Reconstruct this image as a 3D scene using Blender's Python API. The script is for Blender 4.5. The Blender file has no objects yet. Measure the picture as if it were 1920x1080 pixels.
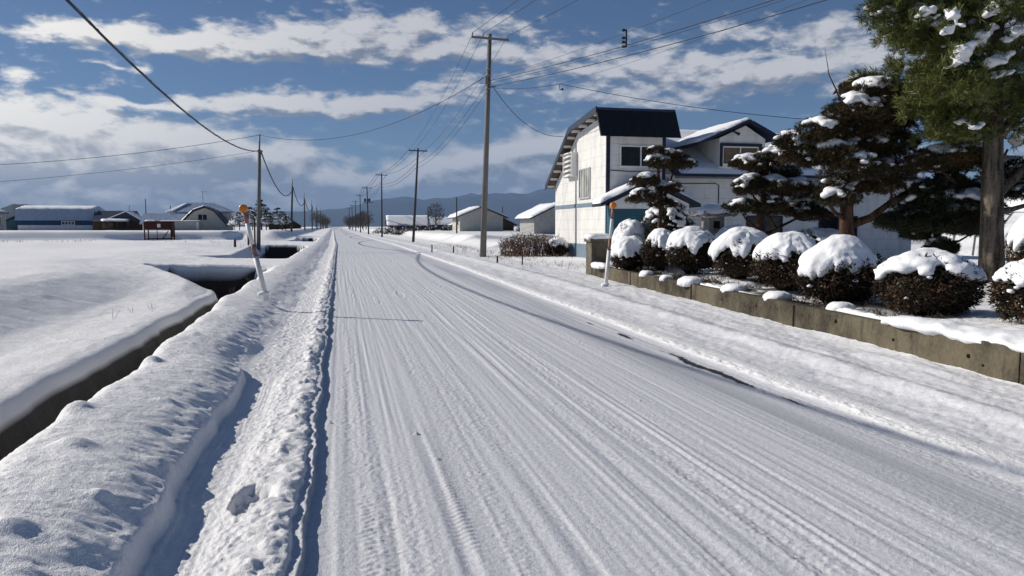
import bpy, bmesh, math, random
import numpy as np
from mathutils import Vector, Matrix

# ------------------------------------------------------------------ camera, world, sun
C = bpy.context.scene.collection
SC = bpy.context.scene
R = math.radians
cam = bpy.data.objects.new("camera", bpy.data.cameras.new("camera"))
C.objects.link(cam)
cam.location = (0, 0, 1.6)
cam.rotation_euler = (R(90 - 4.535), 0, R(-12.407))
cam.data.sensor_width = 36.0
cam.data.lens = 36.0 * 1450 / 1920
cam.data.clip_start = 0.05
cam.data.clip_end = 80000
SC.camera = cam
SC.view_settings.view_transform = 'Standard'
SC.view_settings.look = 'None'
SC.view_settings.gamma = 1.0
SC.view_settings.exposure = 0.05

SUN_EL = 30.3
SUN_AZ = -62.0                       # degrees from the road direction (+Y), towards +X
SUN = Vector((math.sin(R(SUN_AZ)) * math.cos(R(SUN_EL)), math.cos(R(SUN_AZ)) * math.cos(R(SUN_EL)), math.sin(R(SUN_EL))))
sl = bpy.data.lights.new("sun", 'SUN')
sl.energy = 5.0
sl.angle = R(0.5)
sl.color = (1.0, 0.93, 0.83)
sun = bpy.data.objects.new("sun", sl)
C.objects.link(sun)
sun.rotation_euler = SUN.to_track_quat('Z', 'Y').to_euler()


class NG:
    """small helper for node trees"""
    def __init__(s, tree):
        s.t = tree
        s.n = tree.nodes
        s.l = tree.links

    def add(s, kind, **kw):
        n = s.n.new(kind)
        for k, v in kw.items():
            setattr(n, k, v)
        return n

    def put(s, sock, v):
        if v is None:
            return
        if hasattr(v, 'is_output') or isinstance(v, bpy.types.NodeSocket):
            s.l.new(v, sock)
        else:
            if sock.type == 'RGBA' and len(v) == 3:
                v = (*v, 1)
            sock.default_value = v

    def math(s, op, a, b=None, c=None, clamp=False):
        n = s.add('ShaderNodeMath', operation=op)
        n.use_clamp = clamp
        for i, v in enumerate((a, b, c)):
            s.put(n.inputs[i], v)
        return n.outputs[0]

    def vec(s, x, y, z=0.0):
        n = s.add('ShaderNodeCombineXYZ')
        for i, v in enumerate((x, y, z)):
            s.put(n.inputs[i], v)
        return n.outputs[0]

    def noise(s, v, scale, detail=4, rough=0.55, dist=0.0, col=False):
        n = s.add('ShaderNodeTexNoise')
        s.put(n.inputs['Vector'], v)
        n.inputs['Scale'].default_value = scale
        n.inputs['Detail'].default_value = detail
        n.inputs['Roughness'].default_value = rough
        n.inputs['Distortion'].default_value = dist
        return n.outputs['Color' if col else 'Fac']

    def ramp(s, f, lo, hi, a=0.0, b=1.0, smooth=True):
        n = s.add('ShaderNodeMapRange')
        n.interpolation_type = 'SMOOTHSTEP' if smooth else 'LINEAR'
        n.clamp = True
        s.put(n.inputs[0], f)
        for i, v in enumerate((lo, hi, a, b)):
            s.put(n.inputs[i + 1], v)
        return n.outputs[0]

    def mix(s, f, a, b):
        n = s.add('ShaderNodeMix', data_type='RGBA')
        s.put(n.inputs[0], f)
        s.put(n.inputs[6], a)
        s.put(n.inputs[7], b)
        return n.outputs[2]

    def vscale(s, v, sc):
        n = s.add('ShaderNodeVectorMath', operation='MULTIPLY')
        s.put(n.inputs[0], v)
        s.put(n.inputs[1], sc)
        return n.outputs[0]


def cloud_group():
    g = bpy.data.node_groups.new("cloud_density", 'ShaderNodeTree')
    for nm in ("az", "el"):
        g.interface.new_socket(nm, in_out='INPUT', socket_type='NodeSocketFloat')
    g.interface.new_socket("density", in_out='OUTPUT', socket_type='NodeSocketFloat')
    k = NG(g)
    gi = k.add('NodeGroupInput')
    go = k.add('NodeGroupOutput')
    az, el = gi.outputs[0], gi.outputs[1]
    # slow warp so that the cloud banks do not look like ellipses
    wv = k.noise(k.vec(k.math('MULTIPLY', az, 0.12), k.math('MULTIPLY', el, 0.25), 3.3), 1.0, 3, 0.5, col=True)
    sw = k.add('ShaderNodeSeparateColor')
    k.put(sw.inputs[0], wv)
    waz = k.math('ADD', az, k.math('MULTIPLY', k.math('SUBTRACT', sw.outputs[0], 0.5), 7.0))
    wel = k.math('ADD', el, k.math('MULTIPLY', k.math('SUBTRACT', sw.outputs[1], 0.5), 2.2))

    def bank(a0, e0, sa, se, w):
        x = k.math('MULTIPLY', k.math('SUBTRACT', waz, a0), 1.0 / sa)
        y = k.math('MULTIPLY', k.math('SUBTRACT', wel, e0), 1.0 / se)
        r = k.math('ADD', k.math('MULTIPLY', x, x), k.math('MULTIPLY', y, y))
        return k.math('MULTIPLY', k.math('EXPONENT', k.math('MULTIPLY', r, -1.0)), w)
    banks = [
        # az, el, width, height, weight        high altocumulus rows
        (-13.5, 11.9, 9.0, 0.75, 0.95), (-2.0, 12.5, 10.0, 1.05, 1.0), (4.0, 14.2, 9.0, 1.1, 0.85),
        (11.5, 12.3, 9.0, 1.1, 0.62), (21.0, 11.2, 9.0, 1.2, 0.62), (30.5, 10.2, 10.0, 1.3, 0.66), (37.0, 11.6, 10.0, 1.9, 0.62),
        (30.0, 13.4, 9.0, 0.8, 0.5), (21.0, 9.0, 5.0, 0.8, 0.55),
        # middle strip
        (-5.0, 8.4, 7.0, 0.75, 0.95), (3.0, 8.6, 7.0, 0.8, 0.95), (8.3, 9.7, 4.0, 0.7, 0.7), (-14.0, 8.0, 3.4, 0.22, 0.7),
        (-14.3, 10.3, 1.2, 0.25, 0.8), (-19.4, 9.2, 1.8, 0.45, 0.75),
        # low cumulus, left and right
        (-19.0, 4.6, 10.5, 2.6, 1.7), (-27.0, 4.0, 9.0, 3.0, 1.5), (-10.5, 4.2, 7.0, 1.9, 1.5), (-4.5, 3.3, 4.6, 1.5, 1.25),
        (14.5, 4.4, 5.0, 2.2, 1.5), (8.5, 3.6, 5.0, 1.7, 1.35), (3.0, 2.8, 5.0, 1.0, 1.1), (20.0, 3.8, 8.0, 2.2, 1.2),
        (34.0, 4.6, 12.0, 1.6, 0.6),
        (0.0, 1.0, 60.0, 1.6, 1.0),
        (-50.0, 8.0, 16.0, 4.0, 0.8), (62.0, 9.0, 12.0, 3.0, 0.8),
    ]
    tot = None
    for b in banks:
        v = bank(*b)
        tot = v if tot is None else k.math('ADD', tot, v)
    tot = k.math('MINIMUM', tot, 1.35)
    # puffs: finer high up, coarser in the low cumulus
    hi = k.noise(k.vec(k.math('MULTIPLY', az, 0.42), k.math('MULTIPLY', el, 1.0), 0.0), 1.0, 6, 0.60, 0.15)
    lo = k.noise(k.vec(k.math('MULTIPLY', az, 0.26), k.math('MULTIPLY', el, 0.46), 7.0), 1.0, 6, 0.56, 0.25)
    t = k.ramp(el, 5.5, 7.5)
    nn = k.math('ADD', k.math('MULTIPLY', lo, k.math('SUBTRACT', 1.0, t)), k.math('MULTIPLY', hi, t))
    d = k.math('ADD', tot, k.math('MULTIPLY', k.math('SUBTRACT', nn, 0.5), 2.6))
    k.put(go.inputs[0], d)
    return g


def build_world():
    w = bpy.data.worlds.new("World")
    SC.world = w
    w.use_nodes = True
    k = NG(w.node_tree)
    k.n.clear()
    out = k.add('ShaderNodeOutputWorld')
    bg = k.add('ShaderNodeBackground')
    sky = k.add('ShaderNodeTexSky')
    sky.sky_type = 'NISHITA'
    sky.sun_disc = False
    sky.sun_elevation = R(SUN_EL)
    sky.sun_rotation = R(SUN_AZ)
    sky.altitude = 60
    sky.air_density = 0.8
    sky.dust_density = 0.35
    sky.ozone_density = 2.2
    tc = k.add('ShaderNodeTexCoord')
    sp = k.add('ShaderNodeSeparateXYZ')
    k.put(sp.inputs[0], tc.outputs['Generated'])
    az = k.math('MULTIPLY', k.math('ARCTAN2', sp.outputs[0], sp.outputs[1]), 180 / math.pi)
    el = k.math('MULTIPLY', k.math('ARCSINE', sp.outputs[2]), 180 / math.pi)
    g = cloud_group()

    def dens(a, e):
        n = k.add('ShaderNodeGroup')
        n.node_tree = g
        k.put(n.inputs[0], a)
        k.put(n.inputs[1], e)
        return n.outputs[0]
    d0 = dens(az, el)
    d1 = dens(k.math('SUBTRACT', az, 0.55), k.math('ADD', el, 0.75))
    cover = k.ramp(d0, 0.22, 0.95)
    # thick cloud is grey inside and underneath, its sunward rim white
    rim = k.math('SUBTRACT', d0, d1)
    lit = k.math('ADD', k.math('MULTIPLY', rim, 1.35), k.math('SUBTRACT', k.ramp(el, 2.0, 6.6, 0.62, 1.12), k.math('MULTIPLY', d1, 0.48)), clamp=True)
    warm = k.ramp(az, -32.0, 8.0, 1.0, 0.0)
    lit = k.math('ADD', lit, k.math('MULTIPLY', k.ramp(az, -21.0, -4.0, 0.34, 0.0), k.ramp(el, 1.0, 4.0)), clamp=True)
    white = k.mix(warm, (11.0, 11.0, 11.4), (23.0, 21.9, 19.8))
    grey = k.mix(warm, (3.5, 4.0, 5.1), (6.6, 6.8, 7.3))
    cc = k.mix(lit, grey, white)
    hz = k.ramp(el, -1.0, 4.5, 0.5, 0.0)
    cc = k.mix(hz, cc, (3.0, 3.6, 4.8))
    blue = k.add('ShaderNodeVectorMath', operation='MULTIPLY')       # clear cold winter air: a deeper blue
    k.put(blue.inputs[0], sky.outputs[0])
    blue.inputs[1].default_value = (0.70, 0.85, 1.04)
    col = k.mix(k.math('MULTIPLY', cover, 0.95), blue.outputs[0], cc)
    k.put(bg.inputs[0], col)
    bg.inputs[1].default_value = 0.055
    k.put(out.inputs[0], bg.outputs[0])
    try:
        w.cycles.sampling_method = 'MANUAL'
        w.cycles.sample_map_resolution = 512
    except Exception:
        pass


build_world()
rng = np.random.default_rng(11)
random.seed(5)


# ------------------------------------------------------------------ object helpers
def tag(o, label=None, cat=None, group=None, kind=None):
    if label:
        o['label'] = label
    if cat:
        o['category'] = cat
    if group:
        o['group'] = group
    if kind:
        o['kind'] = kind
    return o


def thing(name, loc, label, cat, group=None):
    o = bpy.data.objects.new(name, None)
    o.empty_display_size = 0.2
    C.objects.link(o)
    o.location = loc
    return tag(o, label, cat, group)


def link(name, mesh, mat=None, parent=None, smooth=False, label=None):
    o = bpy.data.objects.new(name, mesh)
    C.objects.link(o)
    if mat is not None and not mesh.materials:
        mesh.materials.append(mat)
    if smooth and len(mesh.polygons):
        mesh.polygons.foreach_set('use_smooth', np.ones(len(mesh.polygons), dtype=bool))
    if parent is not None:
        o.parent = parent
    if label:
        o['label'] = label
    return o


def world_loc(p):
    v = Vector((0, 0, 0))
    while p is not None:
        v = v + p.location
        p = p.parent
    return v


def mesh_np(name, v, f, off=None):
    """v (n,3) floats, f (m,k) ints"""
    v = np.asarray(v, dtype=np.float64)
    if off is not None:
        v = v - np.array(off)
    f = np.asarray(f, dtype=np.int32)
    me = bpy.data.meshes.new(name)
    n, k = f.shape
    me.vertices.add(len(v))
    me.vertices.foreach_set('co', v.astype(np.float32).ravel())
    me.loops.add(n * k)
    me.loops.foreach_set('vertex_index', f.ravel())
    me.polygons.add(n)
    me.polygons.foreach_set('loop_start', np.arange(0, n * k, k, dtype=np.int32))
    me.update(calc_edges=True)
    return me


class MB:
    """collects simple solids into one mesh (world coordinates)"""
    def __init__(s):
        s.v = []
        s.f = []

    def raw(s, v, f):
        b = len(s.v)
        s.v += [tuple(p) for p in v]
        s.f += [tuple(i + b for i in q) for q in f]
        return s

    def box(s, x0, x1, y0, y1, z0, z1):
        v = [(x, y, z) for x in (x0, x1) for y in (y0, y1) for z in (z0, z1)]
        return s.raw(v, [(0, 1, 3, 2), (4, 6, 7, 5), (0, 4, 5, 1), (2, 3, 7, 6), (0, 2, 6, 4), (1, 5, 7, 3)])

    def prism(s, poly, d):
        """polygon (3-D points, in order) pushed along d"""
        n = len(poly)
        a = [Vector(p) for p in poly]
        b = [p + Vector(d) for p in a]
        f = [tuple(range(n)), tuple(reversed(range(n, 2 * n)))]
        for i in range(n):
            j = (i + 1) % n
            f.append((i, n + i, n + j, j))
        return s.raw(a + b, f)

    def tube(s, pts, rad, n=8, cap=True):
        pts = [Vector(p) for p in pts]
        if not hasattr(rad, '__len__'):
            rad = [rad] * len(pts)
        v, f = [], []
        up = None
        for i, p in enumerate(pts):
            t = (pts[min(i + 1, len(pts) - 1)] - pts[max(i - 1, 0)]).normalized()
            if up is None:
                up = Vector((1, 0, 0)) if abs(t.x) < 0.8 else Vector((0, 1, 0))
            a = (up - t * up.dot(t)).normalized()
            b = t.cross(a)
            up = a
            for j in range(n):
                q = 2 * math.pi * j / n
                v.append(p + (a * math.cos(q) + b * math.sin(q)) * rad[i])
        for i in range(len(pts) - 1):
            for j in range(n):
                k = (j + 1) % n
                f.append((i * n + j, i * n + k, (i + 1) * n + k, (i + 1) * n + j))
        if cap:
            f.append(tuple(reversed(range(n))))
            f.append(tuple((len(pts) - 1) * n + j for j in range(n)))
        return s.raw(v, f)

    def obj(s, name, mat, parent=None, smooth=False, bevel=0.0, label=None):
        me = bpy.data.meshes.new(name)
        o = world_loc(parent) if parent is not None else Vector((0, 0, 0))
        me.from_pydata([tuple(Vector(p) - o) for p in s.v], [], s.f)
        me.update()
        bm = bmesh.new()
        bm.from_mesh(me)
        bmesh.ops.recalc_face_normals(bm, faces=bm.faces)
        if bevel:
            bmesh.ops.bevel(bm, geom=bm.edges[:], offset=bevel, segments=2, affect='EDGES', profile=0.5)
        bm.to_mesh(me)
        bm.free()
        return link(name, me, mat, parent, smooth, label)

    def top(s, name, mat, loc, label, cat, group=None, smooth=False, bevel=0.0):
        """top-level thing of one mesh with its origin at loc"""
        o = s.obj(name, mat, None, smooth, bevel)
        for vtx in o.data.vertices:
            vtx.co -= Vector(loc)
        o.location = loc
        return tag(o, label, cat, group)


def copy_tree(o, loc, parent=None):
    c = o.copy()
    C.objects.link(c)
    if parent is not None:
        c.parent = parent
    else:
        c.location = loc
    for ch in list(o.children):
        copy_tree(ch, None, c)
    return c


# ------------------------------------------------------------------ numpy noise
_perm = np.random.default_rng(3).random((256, 256))


def vnoise(x, y):
    """smooth value noise, about -1..1"""
    x, y = np.broadcast_arrays(np.asarray(x, float), np.asarray(y, float))
    xi = np.floor(x).astype(np.int64)
    yi = np.floor(y).astype(np.int64)
    fx = x - xi
    fy = y - yi
    u = fx * fx * fx * (fx * (fx * 6 - 15) + 10)
    v = fy * fy * fy * (fy * (fy * 6 - 15) + 10)

    def h(a, b):
        return _perm[(a + (b // 256) * 37) & 255, (b + (a // 256) * 91) & 255]
    a = h(xi, yi) * (1 - u) + h(xi + 1, yi) * u
    b = h(xi, yi + 1) * (1 - u) + h(xi + 1, yi + 1) * u
    return (a * (1 - v) + b * v) * 2 - 1


def fbm(x, y, o=4, g=0.5):
    t = 0
    a = 1.0
    for i in range(o):
        t = t + a * vnoise(x * 2 ** i + 17.3 * i, y * 2 ** i + 9.1 * i)
        a *= g
    return t


def sstep(a, b, x):
    t = np.clip((x - a) / (b - a), 0, 1)
    return t * t * (3 - 2 * t)


# ------------------------------------------------------------------ materials
def mat(name, rough=0.8, spec=0.3):
    m = bpy.data.materials.new(name)
    m.use_nodes = True
    k = NG(m.node_tree)
    b = k.n['Principled BSDF']
    b.inputs['Roughness'].default_value = rough
    b.inputs['Specular IOR Level'].default_value = spec
    return m, k, b


def bump(k, b, h, strength, dist):
    n = k.add('ShaderNodeBump')
    n.inputs['Strength'].default_value = strength
    n.inputs['Distance'].default_value = dist
    k.put(n.inputs['Height'], h)
    k.put(b.inputs['Normal'], n.outputs[0])
    return n


def pos(k):
    return k.add('ShaderNodeNewGeometry').outputs['Position']


def objco(k):
    return k.add('ShaderNodeTexCoord').outputs['Object']


def plain(name, col, rough=0.6, spec=0.3, var=0.15, scale=6.0, metal=0.0, bmp=0.0, stretch=(1, 1, 1)):
    """paint / metal / wood: a base colour with soft blotches and small wear"""
    m, k, b = mat(name, rough, spec)
    v = k.vscale(objco(k), stretch)
    n = k.noise(v, scale, 6, 0.62)
    n2 = k.noise(v, scale * 9, 3, 0.6)
    f = k.math('ADD', k.math('MULTIPLY', n, 0.7), k.math('MULTIPLY', n2, 0.3))
    lo = tuple(c * (1 - var) for c in col)
    hi = tuple(min(1, c * (1 + var)) for c in col)
    k.put(b.inputs['Base Color'], k.mix(k.ramp(f, 0.3, 0.7), lo, hi))
    b.inputs['Metallic'].default_value = metal
    if bmp:
        bump(k, b, f, 0.6, bmp)
    return m


def snow_mat(name, grain=0.004, col=(0.86, 0.875, 0.90)):
    m, k, b = mat(name, 0.62, 0.25)
    p = pos(k)
    n1 = k.noise(p, 34, 4, 0.65)
    n2 = k.noise(p, 160, 2, 0.6)
    n3 = k.noise(p, 1.3, 4, 0.55)
    k.put(b.inputs['Base Color'], k.mix(k.ramp(n3, 0.3, 0.7), tuple(c * 0.955 for c in col), col))
    h = k.math('ADD', k.math('MULTIPLY', n1, 0.75), k.math('MULTIPLY', n2, 0.3))
    bump(k, b, h, 0.9, grain * 3)
    k.put(b.inputs['Roughness'], k.ramp(n2, 0.35, 0.7, 0.5, 0.8))
    return m


M = {}
M['snow'] = snow_mat('fresh_snow')
M['snow_soft'] = snow_mat('soft_snow', 0.0025)


def ground_mat():
    m, k, b = mat('snow_ground', 0.55, 0.5)
    p = pos(k)
    n1 = k.noise(p, 30, 4, 0.65)
    n2 = k.noise(p, 170, 2, 0.6)
    n3 = k.noise(p, 0.9, 5, 0.55)
    snowc = k.mix(k.ramp(n3, 0.3, 0.7), (0.84, 0.845, 0.855), (0.90, 0.90, 0.905))

    def at(nm):
        a = k.add('ShaderNodeAttribute')
        a.attribute_name = nm
        return a.outputs['Fac']
    soiln = k.noise(k.vscale(p, (1, 1, 2.0)), 9, 6, 0.7)
    soil = k.mix(k.ramp(soiln, 0.35, 0.7), (0.004, 0.003, 0.002), (0.026, 0.015, 0.006))
    c = k.mix(at('packed'), snowc, k.mix(k.ramp(n1, 0.3, 0.75), (0.55, 0.565, 0.605), (0.69, 0.70, 0.73)))
    c = k.mix(at('ice'), c, (0.40, 0.415, 0.46))
    c = k.mix(at('asphalt'), c, (0.018, 0.018, 0.020))
    c = k.mix(at('soil'), c, soil)
    k.put(b.inputs['Base Color'], c)
    r = k.ramp(n2, 0.35, 0.7, 0.5, 0.8)
    r = k.math('SUBTRACT', r, k.math('MULTIPLY', at('ice'), 0.22))
    k.put(b.inputs['Roughness'], r)
    h = k.math('ADD', k.math('MULTIPLY', n1, 0.7), k.math('MULTIPLY', n2, 0.35))
    h = k.math('MULTIPLY', h, k.math('SUBTRACT', 1.0, k.math('MAXIMUM', k.math('MULTIPLY', at('ice'), 0.75), k.math('MULTIPLY', at('packed'), 0.40))))
    h = k.math('ADD', h, k.math('MULTIPLY', k.noise(p, 11, 3, 0.6), k.math('SUBTRACT', 0.8, k.math('MULTIPLY', at('packed'), 0.65))))
    bump(k, b, h, 0.9, 0.020)
    return m


M['ground'] = ground_mat()


# ------------------------------------------------------------------ terrain: road, snow banks, ditch, fields (one height field)
def far_shift(Y):
    return -0.010 * np.clip(Y - 70, 0, 330)


def wall_x(Y):
    return 6.10 + 0.0733 * (np.clip(Y, -10, 22.4) - 5.83)


def smooth_profile(cg, pts, sig):
    c, z = zip(*pts)
    y = np.interp(cg, c, z)
    n = int(4 * sig / 0.01)
    kx = np.exp(-0.5 * (np.arange(-n, n + 1) * 0.01 / sig) ** 2)
    kx /= kx.sum()
    return np.convolve(np.pad(y, n, mode='edge'), kx, mode='valid')


def build_terrain():
    # columns (nominal distance from the road axis) and rows (distance along the road)
    def geo(a, b, d0, g):
        out = [a]
        d = d0
        while out[-1] < b:
            out.append(out[-1] + d)
            d *= g
        return out
    left = [-x for x in geo(7.0, 24000, 0.12, 1.13)][::-1]
    cols = left + list(np.arange(-6.95, -3.3, 0.07)) + list(np.arange(-3.3, -1.12, 0.028)) \
        + list(np.arange(-1.12, 4.45, 0.0125)) + list(np.arange(4.45, 7.4, 0.03)) + list(np.arange(7.4, 12, 0.12)) + geo(12.0, 24000, 0.2, 1.13)
    cols = np.array(sorted(cols))
    rows = list(np.arange(-24, 0.5, 1.0)) + list(np.arange(0.5, 2.4, 0.1))
    y = 2.4
    while y < 420:
        rows.append(y)
        y += max(0.0085, 0.0031 * y)
    while y < 24000:
        rows.append(y)
        y *= 1.06
    Y = np.array(rows)
    n, m = len(Y), len(cols)
    Yc = Y[:, None]
    c = cols[None, :]

    # --- height: cross-section of the left bank, ditch and field
    cg = np.arange(-8, 8.001, 0.01)
    pa = [(-8, .62), (-6.3, .60), (-5.8, .52), (-4.6, .06), (-4.2, .01), (-3.3, 0.0), (-3.12, -.03), (-3.03, -.10), (-2.99, -.25), (-2.78, -.85), (-2.5, -.98), (-2.2, -.98),
          (-1.92, .18), (-1.84, .33), (-1.72, .36), (-1.5, .335), (-1.3, .270), (-1.12, .160), (-0.96, .080), (-0.88, .055), (8, .055)]
    prof = smooth_profile(cg, pa, 0.035)
    flat = [(-8, .60), (-6.0, .50), (-4.5, .42), (-1.5, .36), (-1.3, .28), (-1.12, .18), (-0.96, .10), (-0.88, .055), (8, .055)]
    proff = smooth_profile(cg, flat, 0.05)
    # left lip of the ditch as it runs away: it steps out to the side before the crossings
    xl = np.interp(Y, [-30, 20.3, 21.2, 25.4, 30, 34, 45, 53, 62, 75, 90, 100], [-3.05, -3.05, -3.15, -5.2, -5.2, -3.8, -4.4, -4.9, -4.0, -3.4, -3.9, -3.6])
    fill = sstep(25.4, 25.75, Y) * (1 - sstep(31, 33, Y)) + sstep(53.2, 53.8, Y) * (1 - sstep(66, 72, Y)) + sstep(90, 91, Y)
    fill = np.clip(fill, 0, 1)
    w1 = 0.05 * vnoise(Y * 0.55, 3.1) + 0.025 * vnoise(Y * 2.3, 8.8)
    near = 1 - sstep(8.15, 8.75, Y + 0.0)
    z = np.zeros((n, m))
    lm = cols < -0.2
    cl = cols[lm]
    for i in range(n):
        cw = np.interp(cl, [-24000, -3.05 + (xl[i] + 3.05), -3.05 + (xl[i] + 3.05) + 0.45, -1.85, 0], [-24000 - (xl[i] + 3.05), -3.05, -2.6, -1.85, 0])
        za = np.interp(cw, cg, prof)
        zf = np.interp(cl, cg, proff)
        side = np.clip((xl[i] - 0.20 - cl) / 0.5, 0, 1)
        fl = np.maximum(fill[i], side * sstep(16.5, 24.8, Y[i]))
        z[i, lm] = za * (1 - fl) + zf * fl
    cc = np.broadcast_to(c, (n, m))
    YY = np.broadcast_to(Yc, (n, m))
    L = cc < -0.2
    # near trench cut by a wheel along the foot of the bank
    tr = near[:, None] * sstep(-1.075, -1.03, cc) * (1 - sstep(-0.78, -0.52, cc))
    rise = near[:, None] * (1 - sstep(-1.03, -1.012, cc)) * sstep(-1.6, -1.1, cc)
    z = np.where(L, z + rise * 0.012, z)
    z = np.where(L, z * (1 - tr) + tr * (0.018 + 0.004 * vnoise(cc * 45, YY * 0.8) + 0.0035 * vnoise(cc * 20, YY * 20) + 0.002 * vnoise(cc * 60, YY * 55)), z)
    z += np.where(L, near[:, None] * (0.002 + 0.007 * vnoise(YY * 2.2, 4.0) + 0.006 * vnoise(cc * 30, YY * 18)) * np.exp(-((cc + 0.60 + 0.02 * vnoise(YY * 1.6, 1.0)) / 0.045) ** 2), 0)
    # ploughed strip beside the lane, with a crumbly edge
    strip = sstep(-0.95, -0.85, cc) * (1 - sstep(-0.275, -0.255, cc))
    lump = fbm(cc * 11, YY * 9, 3)
    lump2 = vnoise(cc * 34, YY * 30)
    k_edge = np.exp(-((cc + 0.36) / 0.11) ** 2)
    stripw = strip * (1 - 0.75 * tr)
    z += stripw * (0.0055 * lump + 0.008 * np.clip(lump2, -0.2, 1) + 0.004 * vnoise(cc * 70, YY * 64) + 0.010 * np.clip(vnoise(cc * 19 + 7, YY * 17), 0, 1) ** 2 + k_edge * (0.028 + 0.022 * np.clip(fbm(cc * 9 + 31, YY * 8, 2), -.6, 1.5)) + 0.01 * vnoise(cc * 3, YY * 0.9))
    # a boot-sized hole in the strip
    z -= 0.085 * sstep(1.0, 0.72, np.hypot((cc + 0.53) / 0.155, (YY - 4.50) / 0.25) + 0.12 * lump)

    # --- the packed lane: wheel ruts, loose ridges and grains
    road = sstep(-0.275, -0.255, cc) * (1 - sstep(4.10, 4.16, cc))
    xr = cc + 0.05 * vnoise(YY * 0.11, 4.4) + 0.02 * vnoise(YY * 0.35, 14.4)
    xd = cc - 0.006 * YY - 0.03 * np.sin(YY * 0.16)
    xe = cc + 0.010 * YY + 0.03 * vnoise(YY * 0.2, 1.7)
    r1 = vnoise(xr * 4.2, YY * 0.05)
    r2 = vnoise(xd * 11.0 + 3, YY * 0.09)
    r3 = vnoise(xr * 27.0 + 9, YY * 0.22)
    r4 = vnoise(xe * 17.0 + 5, YY * 0.10)
    loose = sstep(-0.15, 0.55, vnoise(xr * 6.1 + 40, YY * 0.12) + 0.6 * vnoise(xd * 3.1 + 7, YY * 0.3))
    g1 = vnoise(cc * 30, YY * 30)
    g2 = vnoise(cc * 62 + 5, YY * 62)
    fade = 1 - 0.45 * sstep(8, 40, YY)
    rut = (0.0030 * r1 + 0.0030 * r2 + 0.0046 * r3 * (0.35 + 0.9 * sstep(-0.4, 0.5, vnoise(cc * 2.3 + 60, YY * 0.08))) + 0.0024 * vnoise(xd * 43 + 2, YY * 0.3) + 0.0036 * np.sign(r4) * np.abs(r4) ** 1.5) * fade
    g3 = vnoise(cc * 85 + 11, YY * 85)
    gr = loose * (0.0012 * g1 + 0.0034 * np.clip(g2, -.4, 1) + 0.0024 * g3) + 0.0008 * g2 + 0.0010 * g3
    tread = 0
    for x0, wd, per, a in ((0.62, .10, .053, .0050), (1.18, .12, .057, .0056), (1.92, .11, .055, .0056), (2.35, .10, .06, .0046), (0.12, .08, .06, .0040)):
        u = (xd - x0) / wd
        tread = tread + a * np.exp(-u ** 4) * np.sin(2 * np.pi * (YY / per) + 5 * np.abs(u)) * sstep(-0.1, 0.5, vnoise(YY * 0.5 + x0 * 9, x0))
    ice = np.exp(-((cc - 3.62 - 0.05 * vnoise(YY * 0.15, 2.2)) / 0.30) ** 4) * (0.55 + 0.35 * vnoise(cc * 5, YY * 0.35))
    ice = np.clip(ice, 0, 1) * (1 - sstep(45, 70, YY))
    arc = np.interp(Y, [9, 14, 22, 32, 42, 50, 58], [3.55, 3.35, 2.95, 2.75, 2.72, 2.95, 3.5])[:, None]
    ice2 = np.exp(-((cc - arc) / 0.10) ** 4) * sstep(9, 14, YY) * (1 - sstep(50, 60, YY)) * 0.0
    ice = np.maximum(ice, ice2)
    damp = 1 - 0.7 * ice
    z += road * ((rut + gr + tread) * damp - 0.010 * ice * (ice > 0.46) * 0 - 0.008 * np.exp(-((cc - 3.62) / 0.3) ** 4) + 0.02 * np.exp(-((cc - 4.02) / 0.12) ** 2) * 0)
    asph = np.zeros((n, m))
    for x0, ya, yb, w in ((3.90, 6.7, 9.2, .060), (3.90, 10.3, 11.0, .04), (3.86, 12.0, 12.4, .02), (3.955, 6.1, 6.5, .02)):
        u = np.hypot((cc - x0 - 0.02 * vnoise(YY * 1.7, 5) - 0.008 * vnoise(YY * 9, 5)) / w, np.abs(YY - (ya + yb) / 2) / ((yb - ya) / 2) * 0.98)
        asph = np.maximum(asph, 1 - sstep(0.75, 1.05, u + 0.18 * vnoise(cc * 40, YY * 12)))
    for x0, y0, sc in ((0.55, 5.9, .016), (0.62, 5.2, .012), (1.5, 7.6, .01), (0.05, 8.6, .014), (-0.1, 6.4, .01), (2.6, 6.6, .009)):
        z += road * 0.02 * sstep(1.4, 0.6, np.hypot(cc - x0, YY - y0) / sc)

    # --- right verge
    V = cc > 4.05
    pr = smooth_profile(cg, [(-8, 0), (4.07, 0), (4.16, .036), (4.28, .044), (4.5, .044), (4.62, .048), (4.75, .050), (4.98, .075), (5.20, .155), (5.30, .150), (5.52, .085), (6.0, .11), (6.5, .16), (8, .16)], 0.03)
    zr = np.interp(cc, cg, pr)
    z = np.where(V, zr, z)
    rid = np.exp(-((cc - 4.2) / 0.07) ** 2)
    z += np.where(V, rid * (0.012 * vnoise(cc * 20, YY * 7) + 0.008 * vnoise(cc * 40, YY * 30)), 0)
    vz = sstep(4.3, 4.6, cc) * (1 - sstep(7.5, 9, cc))
    z += vz * (0.016 * fbm(cc * 2.6, YY * 1.2, 4) + 0.006 * fbm(cc * 7, YY * 1.1 + 40, 3) + 0.006 * fbm(cc * 16, YY * 14, 3))
    # garden behind the retaining wall (earth fill), open drive beyond it
    gard = sstep(6.56, 6.62, cc) * (1 - sstep(22.3, 22.9, YY))
    z = z * (1 - gard) + gard * (0.47 + 0.05 * fbm(cc * 0.9, YY * 0.9, 3) + 0.03 * sstep(7, 9, cc) + 0.012 * fbm(cc * 6, YY * 6, 3))

    # --- fields beyond
    emb = sstep(0, 1, (YY - (60.6 + 0.012 * cc + 0.5 * vnoise(cc * 0.11, 2.2))) / 0.75)
    ramp = sstep(0, 1, (YY - 61.0) / 16)
    side = sstep(-8.6, -8.0, cc)
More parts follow.
